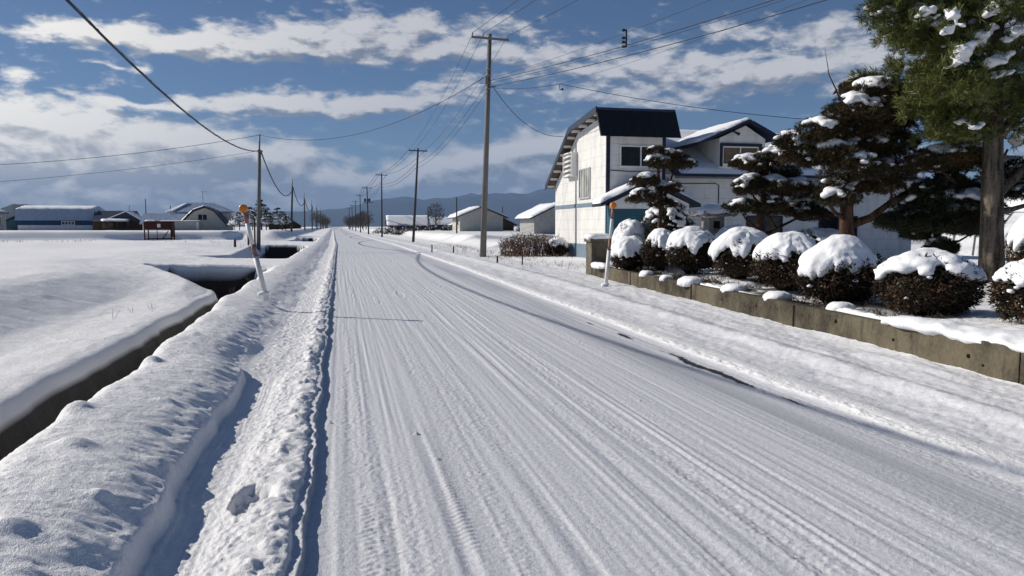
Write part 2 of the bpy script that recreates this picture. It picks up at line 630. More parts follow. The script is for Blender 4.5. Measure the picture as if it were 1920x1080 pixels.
    eleft = (emb * (1 - side) + ramp * side) * sstep(-4.6, -6.4, cc)
    lowl = (cc < -0.9)
    z = np.where(lowl, z * (1 - eleft) + eleft * (1.22 + 0.05 * fbm(cc * 0.05, YY * 0.03, 3)), z)
    mound = 0.22 * np.exp(-((YY - 44) / 2.2) ** 2) * sstep(-6, -9, cc)
    z += np.where(lowl, mound + 0.05 * sstep(-6, -9, cc) * (1 - eleft) * fbm(cc * 0.16, YY * 0.16, 3), 0)
    rs = sstep(8.2, 10.5, cc)
    s1 = sstep(0, 1, (YY - 51 - 0.10 * (cc - 9) - 0.6 * vnoise(cc * 0.13, 6.2)) / 0.55)
    s2 = sstep(0, 1, (YY - 64 - 0.05 * (cc - 9) - 0.6 * vnoise(cc * 0.1, 9.9)) / 0.5)
    z += rs * (0.40 * s1 + 0.33 * s2 + 0.06 * sstep(40, 43, YY) * fbm(cc * 0.3, YY * 0.3, 3))
    far = sstep(80, 140, YY) * sstep(5, 14, np.abs(cc))
    z = z * (1 - far) + far * (0.98 + 0.06 * fbm(cc * 0.02, YY * 0.015, 3))
    z += sstep(120, 360, YY) * 0.28 * (1 - far)
    z = np.where((YY < 140) & (np.abs(cc) > 40), np.minimum(z, 1.2), z)

    # --- surface of the untouched snow
    bankm = sstep(-1.95, -1.8, cc) * (1 - sstep(-1.06, -0.95, cc))
    fold = fbm(cc * 2.0 + YY * 1.2, YY * 5.5, 4, 0.55)
    edge = np.exp(-((cc + 1.16) / 0.17) ** 2)
    z += bankm * (0.0042 * fbm(cc * 13 + YY * 5, YY * 17, 4, 0.6) + 0.0055 * fold + 0.018 * vnoise(cc * 1.6, YY * 0.9) + 0.004 * vnoise(cc * 26, YY * 24)) + bankm * edge * (0.007 * fold + 0.009 * vnoise(cc * 12, YY * 9) + 0.006 * fbm(cc * 22, YY * 20, 2))
    for x0, y0, s, a in ((-1.51, 4.83, .085, .05), (-1.76, 7.72, .09, .06), (-1.26, 4.07, .05, .03), (-1.13, 4.86, .06, .03), (-1.82, 5.75, .13, .06), (-1.35, 6.2, .05, .025), (-1.6, 9.5, .07, .03), (-1.45, 3.6, .08, .035)):
        z += a * np.exp(-(((cc - x0) / s) ** 2 + ((YY - y0) / (s * 0.9)) ** 2) ** 1.3)
    fld = sstep(-3.0, -3.3, cc) * (1 - sstep(70, 90, YY))
    z += fld * (0.030 * fbm(cc * 0.45, YY * 0.28, 3) * sstep(-4.0, -5.5, cc) + 0.010 * fbm(cc * 2.2, YY * 1.6, 4) + 0.0065 * fbm(cc * 10, YY * 7, 3))

    # --- colour attributes
    open_d = 1 - fill[:, None]
    inside = (cc > xl[:, None] - 0.02) * (cc < -1.75)
    soil = np.where(YY < 25.2, (z < -0.20) * 1.0, (z < 0.25) * 1.0) * inside * (YY < 95)
    clod = vnoise(cc * 6, YY * 2.3) + 0.5 * vnoise(cc * 15, YY * 9)
    soil = soil * np.where((cc > -2.5) & (clod > 0.55), 0.0, 1.0)
    under = gard * sstep(6.6, 6.75, cc) * (1 - sstep(8.0, 8.8, cc + 0.35 * fbm(cc * 1.1, YY * 1.1, 3)))
    under *= sstep(-0.25, 0.25, fbm(cc * 1.6 + 3, YY * 1.3, 4) + 0.15) * sstep(8.0, 9.2, YY)
    soil = np.maximum(soil, under * 0.93)

    # --- positions
    X = cc + w1[:, None] * np.interp(cols, [-4.5, -3.2, -0.95, -0.6], [0, 1, 1, 0])[None, :]
    ew = (0.035 * vnoise(Y * 1.9, 21.3) + 0.022 * vnoise(Y * 6.5, 2.3) + 0.010 * vnoise(Y * 17, 2.3)) * (1 - 0.6 * sstep(15, 60, Y))
    X = X + ew[:, None] * np.exp(-((cols + 0.27) / 0.10) ** 2)[None, :]
    er = 0.022 * vnoise(Y * 1.3, 61.3) + 0.012 * vnoise(Y * 5.5, 52.3)
    X = X + er[:, None] * np.exp(-((cols - 4.16) / 0.09) ** 2)[None, :]
    wr = np.interp(cols, [4.4, 6.5, 9, 20], [0, 1, 1, 0])[None, :]
    X = X + wr * (wall_x(Y) - 6.5)[:, None]
    X = X + (np.interp(Y, [0, 30, 60, 120], [0, .40, .40, .1]) )[:, None] * np.interp(cols, [0.5, 4.0, 5.5, 7], [0, 1, 1, 0])[None, :]
    X = X - 0.20 * sstep(7.5, 16, Y)[:, None] * np.interp(cols, [-3.0, -2.5, -1.5, -1.0], [0, 1, 1, 0])[None, :]
    X = X + (0.085 * near)[:, None] * np.interp(cols, [-1.6, -1.15, -0.9, -0.5], [0, 1, 1, 0])[None, :]
    X = X - 0.0028 * np.clip(Y, 0, 95)[:, None] * np.interp(cols, [-6, -3, -0.2, 2], [0, 1, 1, 0])[None, :]
    X = X + far_shift(Y)[:, None] * np.interp(cols, [-200, -40, 40, 200], [0, 1, 1, 0])[None, :]

    idx = np.arange(n * m).reshape(n, m)
    Pv = np.stack([X, YY, z], -1).reshape(-1, 3)
    att = dict(packed=(road * (1 - 0.0 * ice)).ravel(), ice=(ice * road * (1 - asph)).ravel(), asphalt=asph.ravel(), soil=soil.ravel())
    # packed look carries on, weaker, across the verge
    pk = np.maximum(road, 0.8 * sstep(4.3, 4.5, cc) * (1 - sstep(6.4, 6.5, cc)))
    pk = np.maximum(pk, 0.35 * strip)
    att['packed'] = pk.ravel()

    def part(name, a, b, label, cat):
        sub = idx[:, a:b + 1]
        used = sub.ravel()
        f = np.stack([sub[:-1, :-1], sub[:-1, 1:], sub[1:, 1:], sub[1:, :-1]], -1).reshape(-1, 4)
        remap = np.full(n * m, -1)
        remap[used] = np.arange(len(used))
        me = mesh_np(name, Pv[used], remap[f])
        for kx, v in att.items():
            at = me.attributes.new(kx, 'FLOAT', 'POINT')
            at.data.foreach_set('value', v[used].astype(np.float32))
        o = link(name, me, M['ground'], None, True)
        tag(o, label, cat, None, 'structure')
        return o
    i0 = int(np.searchsorted(cols, -0.27))
    i1 = int(np.searchsorted(cols, 4.12))
    j0 = int(np.searchsorted(cols, -1.86))
    part('ground', 0, j0, 'snow covered fields and open ditch left of the road', 'ground')
    part('snow_bank', j0, i0, 'rounded ploughed snow bank along the left road edge', 'snow bank')
    part('road', i0, i1, 'straight road of packed snow with wheel tracks', 'road')
    part('verge', i1, m - 1, 'snow covered right verge, garden ground and fields', 'ground')
    # height lookup for standing things
    return cols, Y, z, X


COLS, ROWS, GZ, GX = build_terrain()


def gz(x, y):
    """ground height under a world point"""
    i = min(max(int(np.searchsorted(ROWS, y)), 1), len(ROWS) - 1)
    return float(np.interp(x, GX[i], GZ[i]))


wt, wk, wb = mat('ditch_water', 0.08, 0.5)
wb.inputs['Base Color'].default_value = (0.012, 0.014, 0.014, 1)
o = MB().raw([(-5.6, -20, -.86), (-1.9, -20, -.86), (-1.9, 53, -.86), (-5.6, 53, -.86)], [(0, 1, 2, 3)]).obj('water', wt)
tag(o, 'dark still water at the bottom of the roadside ditch', 'water', None, 'structure')


def build_mountains():
    prof_az = [-75, -50, -30, -21, -19.5, -18, -15, -9, -5.5, 0, 2, 4.8, 7.5, 10, 13, 15.5, 20, 25.5, 33, 45, 60, 80]
    prof_el = [.9, .9, .6, .7, .7, .6, .55, .9, 1.35, 1.95, 2.5, 3.2, 3.1, 3.4, 3.1, 3.35, 2.4, 1.7, 1.2, 1.4, 1.3, 1.0]
    az = np.radians(np.arange(-75, 80, 0.16))
    d = np.linspace(0, 1, 60)
    A, D = np.meshgrid(az, d, indexing='ij')
    dist = 10500 + 5500 * D
    el = np.interp(np.degrees(A), prof_az, prof_el)
    crest = np.tan(np.radians(el)) * 13500 + 1.6
    shape = np.where(D < 0.55, sstep(0, 0.55, D) ** 0.8, 1 - 0.6 * sstep(0.55, 1, D))
    x, y = np.sin(A) * dist, np.cos(A) * dist
    rug = fbm(x / 1900, y / 1900, 6, 0.52)
    rid = 1 - np.abs(fbm(x / 1400 + 5, y / 2600, 5, 0.5))
    h = crest * shape * (0.64 + 0.16 * rid + 0.10 * rug) - 25 * (1 - sstep(0, .08, D))
    h = np.maximum(h, -0.5)
    n, m = A.shape
    idx = np.arange(n * m).reshape(n, m)
    f = np.stack([idx[:-1, :-1], idx[1:, :-1], idx[1:, 1:], idx[:-1, 1:]], -1).reshape(-1, 4)
    me = mesh_np('mountains', np.stack([x, y, h], -1).reshape(-1, 3), f)
    mm, k, b = mat('mountain_forest', 0.9, 0.1)
    p = pos(k)
    nn = k.noise(p, 0.0035, 7, 0.68)
    sp = k.add('ShaderNodeSeparateXYZ')
    k.put(sp.inputs[0], p)
    hh = k.ramp(sp.outputs[2], 150, 1000, -0.14, 0.16, False)
    k.put(b.inputs['Base Color'], k.mix(k.ramp(k.math('ADD', nn, hh), 0.56, 0.78), (0.030, 0.040, 0.055), (0.30, 0.32, 0.36)))
    o = link('mountains', me, mm, None, True)
    tag(o, 'long blue grey wooded mountain range under the clouds', 'mountains', None, 'structure')
    # a nearer wooded hill at far left
    az = np.radians(np.arange(-21.9, -16.6, 0.06))
    A, D = np.meshgrid(az, np.linspace(0, 1, 20), indexing='ij')
    dist = 3000 + 800 * D
    el = np.interp(np.degrees(A), [-21.9, -21, -20.3, -19.4, -18.6, -17.8, -16.6], [0.2, 1.1, 1.33, 1.3, 1.2, 0.7, -0.1])
    x, y = np.sin(A) * dist, np.cos(A) * dist
    h = (np.tan(np.radians(el)) * 3400) * np.sin(np.pi * np.clip(D, 0, 1)) ** 0.7 * (1 + 0.10 * fbm(x / 160, y / 160, 4))
    n, m = A.shape
    idx = np.arange(n * m).reshape(n, m)
    f = np.stack([idx[:-1, :-1], idx[1:, :-1], idx[1:, 1:], idx[:-1, 1:]], -1).reshape(-1, 4)
    me = mesh_np('hill', np.stack([x, y, h], -1).reshape(-1, 3), f)
    o = link('hill', me, mm, None, True)
    tag(o, 'low dark wooded hill behind the long blue barn', 'hill', None, 'structure')


build_mountains()


# ------------------------------------------------------------------ more materials
def siding_mat(name, col, row=0.455, brick=1.8, base=None):
    """painted boards: faint courses, joints, chips and rain streaks"""
    m, k, b = mat(name, 0.55, 0.3)
    o = objco(k)
    s = k.add('ShaderNodeSeparateXYZ')
    k.put(s.inputs[0], o)
    u = k.math('ADD', s.outputs[0], s.outputs[1])
    br = k.add('ShaderNodeTexBrick')
    k.put(br.inputs['Vector'], k.vec(u, s.outputs[2]))
    br.inputs['Scale'].default_value = 1.0
    br.inputs['Mortar Size'].default_value = 0.010
    br.inputs['Mortar Smooth'].default_value = 0.3
    br.inputs['Brick Width'].default_value = brick
    br.inputs['Row Height'].default_value = row
    joint = br.outputs['Fac']
    n = k.noise(k.vec(u, k.math('MULTIPLY', s.outputs[2], 0.35)), 2.2, 6, 0.62)
    chip = k.ramp(k.noise(o, 9, 6, 0.72), 0.61, 0.68)
    grime = k.mix(k.ramp(n, 0.38, 0.72), col, tuple(c * 0.80 for c in col))
    c = k.mix(k.math('MULTIPLY', joint, k.ramp(k.noise(o, 3.1, 4), 0.35, 0.65, 0.1, 0.6)), grime, (0.30, 0.30, 0.30))
    c = k.mix(k.math('MULTIPLY', chip, 0.5), c, (0.36, 0.35, 0.33))
    k.put(b.inputs['Base Color'], c)
    h = k.math('SUBTRACT', k.math('MULTIPLY', k.noise(o, 30, 3), 0.15), joint)
    bump(k, b, h, 0.5, 0.012)
    return m


def rib_mat(name, col, axis=0, period=0.3, rough=0.45):
    """standing-seam or corrugated sheet: thin raised ribs across one axis"""
    m, k, b = mat(name, rough, 0.4)
    o = objco(k)
    s = k.add('ShaderNodeSeparateXYZ')
    k.put(s.inputs[0], o)
    f = k.math('FRACT', k.math('MULTIPLY', s.outputs[axis], 1.0 / period))
    rib = k.ramp(k.math('ABSOLUTE', k.math('SUBTRACT', f, 0.5)), 0.40, 0.49)
    n = k.noise(o, 2.5, 6, 0.65)
    c = k.mix(k.ramp(n, 0.3, 0.75), tuple(x * 0.85 for x in col), tuple(x * 1.12 for x in col))
    k.put(b.inputs['Base Color'], c)
    bump(k, b, rib, 0.8, 0.02)
    return m


def concrete_mat():
    m, k, b = mat('weathered_concrete', 0.85, 0.2)
    o = objco(k)
    p = pos(k)
    n = k.noise(p, 1.6, 7, 0.65)
    fine = k.noise(p, 26, 4, 0.6)
    streak = k.noise(k.vscale(p, (1, 1, 0.22)), 5.5, 7, 0.68, 0.6)
    sp = k.add('ShaderNodeSeparateXYZ')
    k.put(sp.inputs[0], p)
    n9 = k.noise(p, 0.55, 3, 0.6)
    c = k.mix(k.ramp(k.math('ADD', k.math('MULTIPLY', n, 0.6), k.math('MULTIPLY', n9, 0.4)), 0.38, 0.62), (0.016, 0.013, 0.008), (0.120, 0.102, 0.068))
    wet = k.math('MULTIPLY', k.ramp(streak, 0.50, 0.64), k.ramp(k.math('ADD', sp.outputs[2], k.math('MULTIPLY', n, 0.6)), 0.34, 0.62))
    c = k.mix(k.math('MULTIPLY', wet, 0.55), c, (0.018, 0.014, 0.009))
    spots = k.add('ShaderNodeTexVoronoi')
    k.put(spots.inputs['Vector'], k.vscale(p, (0, 1.5, 3.0)))
    spots.inputs['Scale'].default_value = 1.0
    c = k.mix(k.math('MULTIPLY', k.ramp(k.math('ADD', spots.outputs['Distance'], k.math('MULTIPLY', fine, 0.06)), 0.135, 0.105), 0.8), c, (0.035, 0.028, 0.02))
    k.put(b.inputs['Base Color'], k.mix(k.ramp(fine, 0.35, 0.7), c, k.mix(0.14, c, (0.28, 0.25, 0.20))))
    bump(k, b, k.math('ADD', fine, k.math('MULTIPLY', n, 2.0)), 0.6, 0.012)
    return m


def glass_mat(name, col, rough=0.06):
    m, k, b = mat(name, rough, 0.22)
    n = k.noise(objco(k), 1.4, 3)
    k.put(b.inputs['Base Color'], k.mix(k.ramp(n, 0.4, 0.65), tuple(c * 0.7 for c in col), tuple(c * 1.3 for c in col)))
    return m


M['white_siding'] = siding_mat('white_siding', (0.70, 0.695, 0.67))
M['white_paint'] = plain('white_paint', (0.74, 0.74, 0.72), 0.5, 0.35, 0.08)
M['dark_fill'] = plain('dark_filling', (0.016, 0.011, 0.008), 0.95, 0.05, 0.4, 9)  # near-black stand-in for shaded insides; the wall joints share it
M['blue_trim'] = plain('blue_trim', (0.006, 0.011, 0.034), 0.5, 0.35, 0.2)
M['blue_band'] = plain('blue_band', (0.15, 0.21, 0.26), 0.6, 0.25, 0.15)
M['teal'] = rib_mat('teal_boards', (0.014, 0.085, 0.125), 2, 0.14, 0.5)
M['black_roof'] = rib_mat('black_sheet_roof', (0.010, 0.010, 0.013), 0, 0.42, 0.5)
M['navy_roof'] = plain('navy_sheet', (0.02, 0.028, 0.055), 0.5, 0.4, 0.2)
M['soffit'] = plain('weathered_rafter', (0.10, 0.075, 0.055), 0.8, 0.2, 0.4)
M['glass_dark'] = glass_mat('dark_window_glass', (0.012, 0.013, 0.016))
M['glass_curtain'] = glass_mat('curtained_window_glass', (0.30, 0.31, 0.28), 0.12)
M['glass_brown'] = glass_mat('blind_behind_glass', (0.12, 0.085, 0.055), 0.12)
M['alu'] = plain('window_aluminium', (0.42, 0.42, 0.42), 0.4, 0.5, 0.1)
M['concrete'] = concrete_mat()
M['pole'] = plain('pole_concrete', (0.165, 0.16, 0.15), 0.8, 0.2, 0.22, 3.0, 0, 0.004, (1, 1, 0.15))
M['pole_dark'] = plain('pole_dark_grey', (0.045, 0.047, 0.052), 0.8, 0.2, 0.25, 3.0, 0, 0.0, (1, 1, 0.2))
M['steel'] = plain('galvanised_steel', (0.16, 0.165, 0.17), 0.5, 0.4, 0.2, 8)
M['insulator'] = plain('insulator_ceramic', (0.22, 0.21, 0.20), 0.3, 0.5, 0.1)
M['cable'] = plain('black_cable', (0.014, 0.014, 0.016), 0.6, 0.3, 0.2)
M['orange'] = plain('orange_reflector', (0.72, 0.21, 0.015), 0.35, 0.5, 0.18, 9)
M['post_white'] = plain('post_white', (0.74, 0.73, 0.71), 0.5, 0.35, 0.12, 5)
M['post_red'] = plain('post_faded_red', (0.26, 0.145, 0.115), 0.6, 0.3, 0.35, 9)
M['rust'] = plain('rusty_red_steel', (0.050, 0.018, 0.013), 0.8, 0.2, 0.4, 7)
M['brown_wood'] = plain('brown_wood', (0.060, 0.042, 0.030), 0.85, 0.15, 0.4, 4)
M['grey_metal_wall'] = rib_mat('grey_sheet_wall', (0.34, 0.34, 0.33), 0, 0.25)
M['cream_wall'] = plain('cream_wall', (0.46, 0.45, 0.40), 0.8, 0.2, 0.10, 2)
M['pale_wall'] = plain('pale_wall', (0.62, 0.62, 0.62), 0.8, 0.2, 0.10, 2)
M['barn_blue'] = plain('barn_blue', (0.008, 0.045, 0.125), 0.6, 0.3, 0.2, 2)
M['barn_roof'] = rib_mat('barn_sheet', (0.27, 0.34, 0.46), 0, 0.6)
M['stone'] = plain('lantern_granite', (0.24, 0.23, 0.21), 0.9, 0.15, 0.35, 14, 0, 0.004)
M['plastic'] = plain('greenhouse_film', (0.55, 0.57, 0.60), 0.35, 0.4, 0.1)


def bark_mat(name, a, b2, sc=9.0):
    m, k, b = mat(name, 0.9, 0.1)
    p = objco(k)
    n = k.noise(k.vscale(p, (1, 1, 0.16)), sc, 6, 0.68, 0.4)
    n2 = k.noise(p, sc * 2.5, 4, 0.6)
    f = k.math('ADD', k.math('MULTIPLY', n, 0.75), k.math('MULTIPLY', n2, 0.25))
    k.put(b.inputs['Base Color'], k.mix(k.ramp(f, 0.34, 0.66), a, b2))
    bump(k, b, f, 0.9, 0.05)
    return m


M['bark'] = bark_mat('grey_brown_bark', (0.030, 0.024, 0.018), (0.20, 0.17, 0.135))
M['bark_red'] = bark_mat('reddish_bark', (0.020, 0.013, 0.010), (0.125, 0.075, 0.050))


def leaf_mat(name, cols, scale=1.6, rough=0.55, trans=0.15):
    """foliage: colour drifts through the crown in clumps and from leaf to leaf"""
    m, k, b = mat(name, rough, 0.25)
    g = k.add('ShaderNodeNewGeometry')
    n = k.noise(g.outputs['Position'], scale, 4, 0.6)
    f = k.math('ADD', k.math('MULTIPLY', n, 0.75), k.math('MULTIPLY', g.outputs['Random Per Island'], 0.40))
    r = k.add('ShaderNodeValToRGB')
    r.color_ramp.interpolation = 'LINEAR'
    e = r.color_ramp.elements
    e[0].position = 0.30
    e[1].position = 0.80
    e[0].color = (*cols[0], 1)
    e[1].color = (*cols[-1], 1)
    if len(cols) == 3:
        x = e.new(0.55)
        x.color = (*cols[1], 1)
    k.put(r.inputs[0], f)
    k.put(b.inputs['Base Color'], r.outputs[0])
    b.inputs['Transmission Weight'].default_value = 0.0
    return m


M['pine_needles'] = leaf_mat('long_pine_needles', [(0.030, 0.047, 0.013), (0.088, 0.110, 0.027), (0.20, 0.20, 0.055)], 1.3)
M['niwaki_needles'] = leaf_mat('short_dark_needles', [(0.012, 0.016, 0.007), (0.034, 0.032, 0.012), (0.105, 0.056, 0.020)], 1.7)
M['yew_leaves'] = leaf_mat('winter_yew_leaves', [(0.008, 0.010, 0.005), (0.018, 0.016, 0.008), (0.085, 0.036, 0.014)], 2.0)
M['azalea_leaves'] = leaf_mat('dark_green_leaves', [(0.009, 0.014, 0.007), (0.022, 0.028, 0.012), (0.045, 0.045, 0.018)], 2.5)
M['dry_twigs'] = leaf_mat('dry_brown_twigs', [(0.045, 0.024, 0.016), (0.095, 0.052, 0.034), (0.18, 0.11, 0.075)], 2.5)
M['far_tree'] = leaf_mat('far_tree_twigs', [(0.030, 0.026, 0.026), (0.050, 0.042, 0.038), (0.085, 0.070, 0.058)], 0.4)
M['far_pine'] = leaf_mat('far_pine_needles', [(0.010, 0.014, 0.010), (0.020, 0.026, 0.016), (0.035, 0.040, 0.022)], 0.7)


# ------------------------------------------------------------------ snow caps: lumpy blobs merged into one skin
WORK = bpy.data.scenes.new('workbench')       # empty side scene for merging snow lumps; removed at the end


def snow_blobs(name, balls, parent=None, voxel=0.03, smooth=3, m=None, warp=0.0):
    """balls: (x, y, z, rx, ry, rz) world; overlapping ellipsoids voxel-merged into a single soft surface"""
    bm = bmesh.new()
    for (x, y, z, a, b, c) in balls:
        g = bmesh.ops.create_icosphere(bm, subdivisions=2 if max(a, b) > .12 else 1, radius=1.0)
        for v in g['verts']:
            v.co = Vector((x + v.co.x * a, y + v.co.y * b, z + v.co.z * c))
    me = bpy.data.meshes.new(name)
    bm.to_mesh(me)
    bm.free()
    tmp = bpy.data.objects.new(name, me)
    WORK.collection.objects.link(tmp)
    md = tmp.modifiers.new('r', 'REMESH')
    md.mode = 'VOXEL'
    md.voxel_size = voxel
    ms = tmp.modifiers.new('s', 'SMOOTH')
    ms.iterations = smooth
    ms.factor = 0.5
    WORK.view_layers[0].update()
    dg = WORK.view_layers[0].depsgraph
    out = bpy.data.meshes.new_from_object(tmp.evaluated_get(dg))
    bpy.data.objects.remove(tmp)
    bpy.data.meshes.remove(me)
    out.name = name
    n = len(out.vertices)
    co = np.empty(n * 3, np.float32)
    out.vertices.foreach_get('co', co)
    co = co.reshape(-1, 3).astype(float)
    if warp:
        s = co[:, 0] * 1.0
        co[:, 2] += warp * fbm(co[:, 0] * 5 + co[:, 2] * 2, co[:, 1] * 5, 3)
        co[:, 0] += warp * 0.6 * fbm(co[:, 1] * 6 + 9, co[:, 2] * 6, 2)
    if parent is not None:
        co -= np.array(world_loc(parent))
    out.vertices.foreach_set('co', co.astype(np.float32).ravel())
    out.update()
    return link(name, out, m or M['snow_soft'], parent, True)


def sheet_snow(name, corners, th, parent, nu=24, nv=12, seed=0, over=0.03, sag=0.02, edge=0.05, mt=None):
    """snow lying on a sloping quad (corners a,b,c,d around the quad): a thick skin with rounded wavy edges"""
    a, b, c, d = [np.array(p, float) for p in corners]
    u = np.linspace(0, 1, nu + 1)
    v = np.linspace(0, 1, nv + 1)
    U, V = np.meshgrid(u, v, indexing='ij')
    P0 = (1 - U)[..., None] * (1 - V)[..., None] * a + U[..., None] * (1 - V)[..., None] * b + U[..., None] * V[..., None] * c + (1 - U)[..., None] * V[..., None] * d
    lu = np.linalg.norm(b - a)
    lv = np.linalg.norm(d - a)
    du, dv = (b - a) / lu, (d - a) / lv
    ce = np.minimum(np.minimum(U, 1 - U) * lu, np.minimum(V, 1 - V) * lv)
    t = th * np.sqrt(np.clip(1 - (1 - np.clip(ce / (th * 1.2), 0, 1)) ** 2, 0, 1))
    t = t * (1 + 0.16 * fbm(U * lu * 1.4 + seed, V * lv * 1.4, 3))
    wob = edge * fbm(U * lu * 1.7 + 5 + seed, V * lv * 1.7, 3)
    bu = (np.abs(2 * U - 1) > 0.999) * 1.0
    bv = (np.abs(2 * V - 1) > 0.999) * 1.0
    out = P0 + (np.sign(U - .5) * bu * (over + wob))[..., None] * du + (np.sign(V - .5) * bv * (over + wob))[..., None] * dv
    up = np.cross(du, dv)
    up = up if up[2] > 0 else -up
    top = out + t[..., None] * up + np.array([0, 0, 0.004])
    bot = out + 0.003 * up
    n, m = U.shape
    idx = np.arange(n * m).reshape(n, m)
    f = np.stack([idx[:-1, :-1], idx[1:, :-1], idx[1:, 1:], idx[:-1, 1:]], -1).reshape(-1, 4)
    if up @ np.cross(du, dv) < 0:
        f = f[:, ::-1]
    f2 = f[:, ::-1] + n * m
    ring = np.concatenate([idx[:, 0], idx[-1, 1:], idx[::-1, -1][1:], idx[0, ::-1][1:-1]])
    nx = np.roll(ring, -1)
    f3 = np.stack([ring, nx, nx + n * m, ring + n * m], -1)
    me = mesh_np(name, np.concatenate([top.reshape(-1, 3), bot.reshape(-1, 3)]), np.concatenate([f, f2, f3]), world_loc(parent) if parent is not None else None)
    bm = bmesh.new()
    bm.from_mesh(me)
    bmesh.ops.recalc_face_normals(bm, faces=bm.faces)
    bm.to_mesh(me)
    bm.free()
    return link(name, me, mt or M['snow_soft'], parent, True)


# ------------------------------------------------------------------ the white house on the right
def window(parent, plane, a0, a1, z0, z1, at, out, glass, frame='alu', fw=0.05, div=1, name='window', depth=0.05):
    """plane 'x': wall facing -X at x=at, spanning y a0..a1; plane 'y': wall facing -Y at y=at, spanning x a0..a1"""
    f = MB()

    def bx(m, p0, p1, q0, q1, d0, d1):
        if plane == 'x':
            m.box(at - d1, at - d0, p0, p1, q0, q1)
        else:
            m.box(p0, p1, at - d1, at - d0, q0, q1)
    bx(f, a0 - fw, a1 + fw, z1, z1 + fw, 0.002, depth)
    bx(f, a0 - fw, a1 + fw, z0 - fw * 1.2, z0, 0.002, depth * 1.5)
    bx(f, a0 - fw, a0, z0, z1, 0.002, depth)
    bx(f, a1, a1 + fw, z0, z1, 0.002, depth)
    for i in range(div):
        c = a0 + (a1 - a0) * (i + 1) / (div + 1)
        bx(f, c - fw * 0.5, c + fw * 0.5, z0, z1, 0.002, depth * 0.8)
    w = f.obj(name, M[frame], parent)
    p = MB()
    bx(p, a0 - 0.002, a1 + 0.002, z0 - 0.002, z1 + 0.002, 0.004, depth * 0.35)
    p.obj('pane', M[glass], w)
    return w


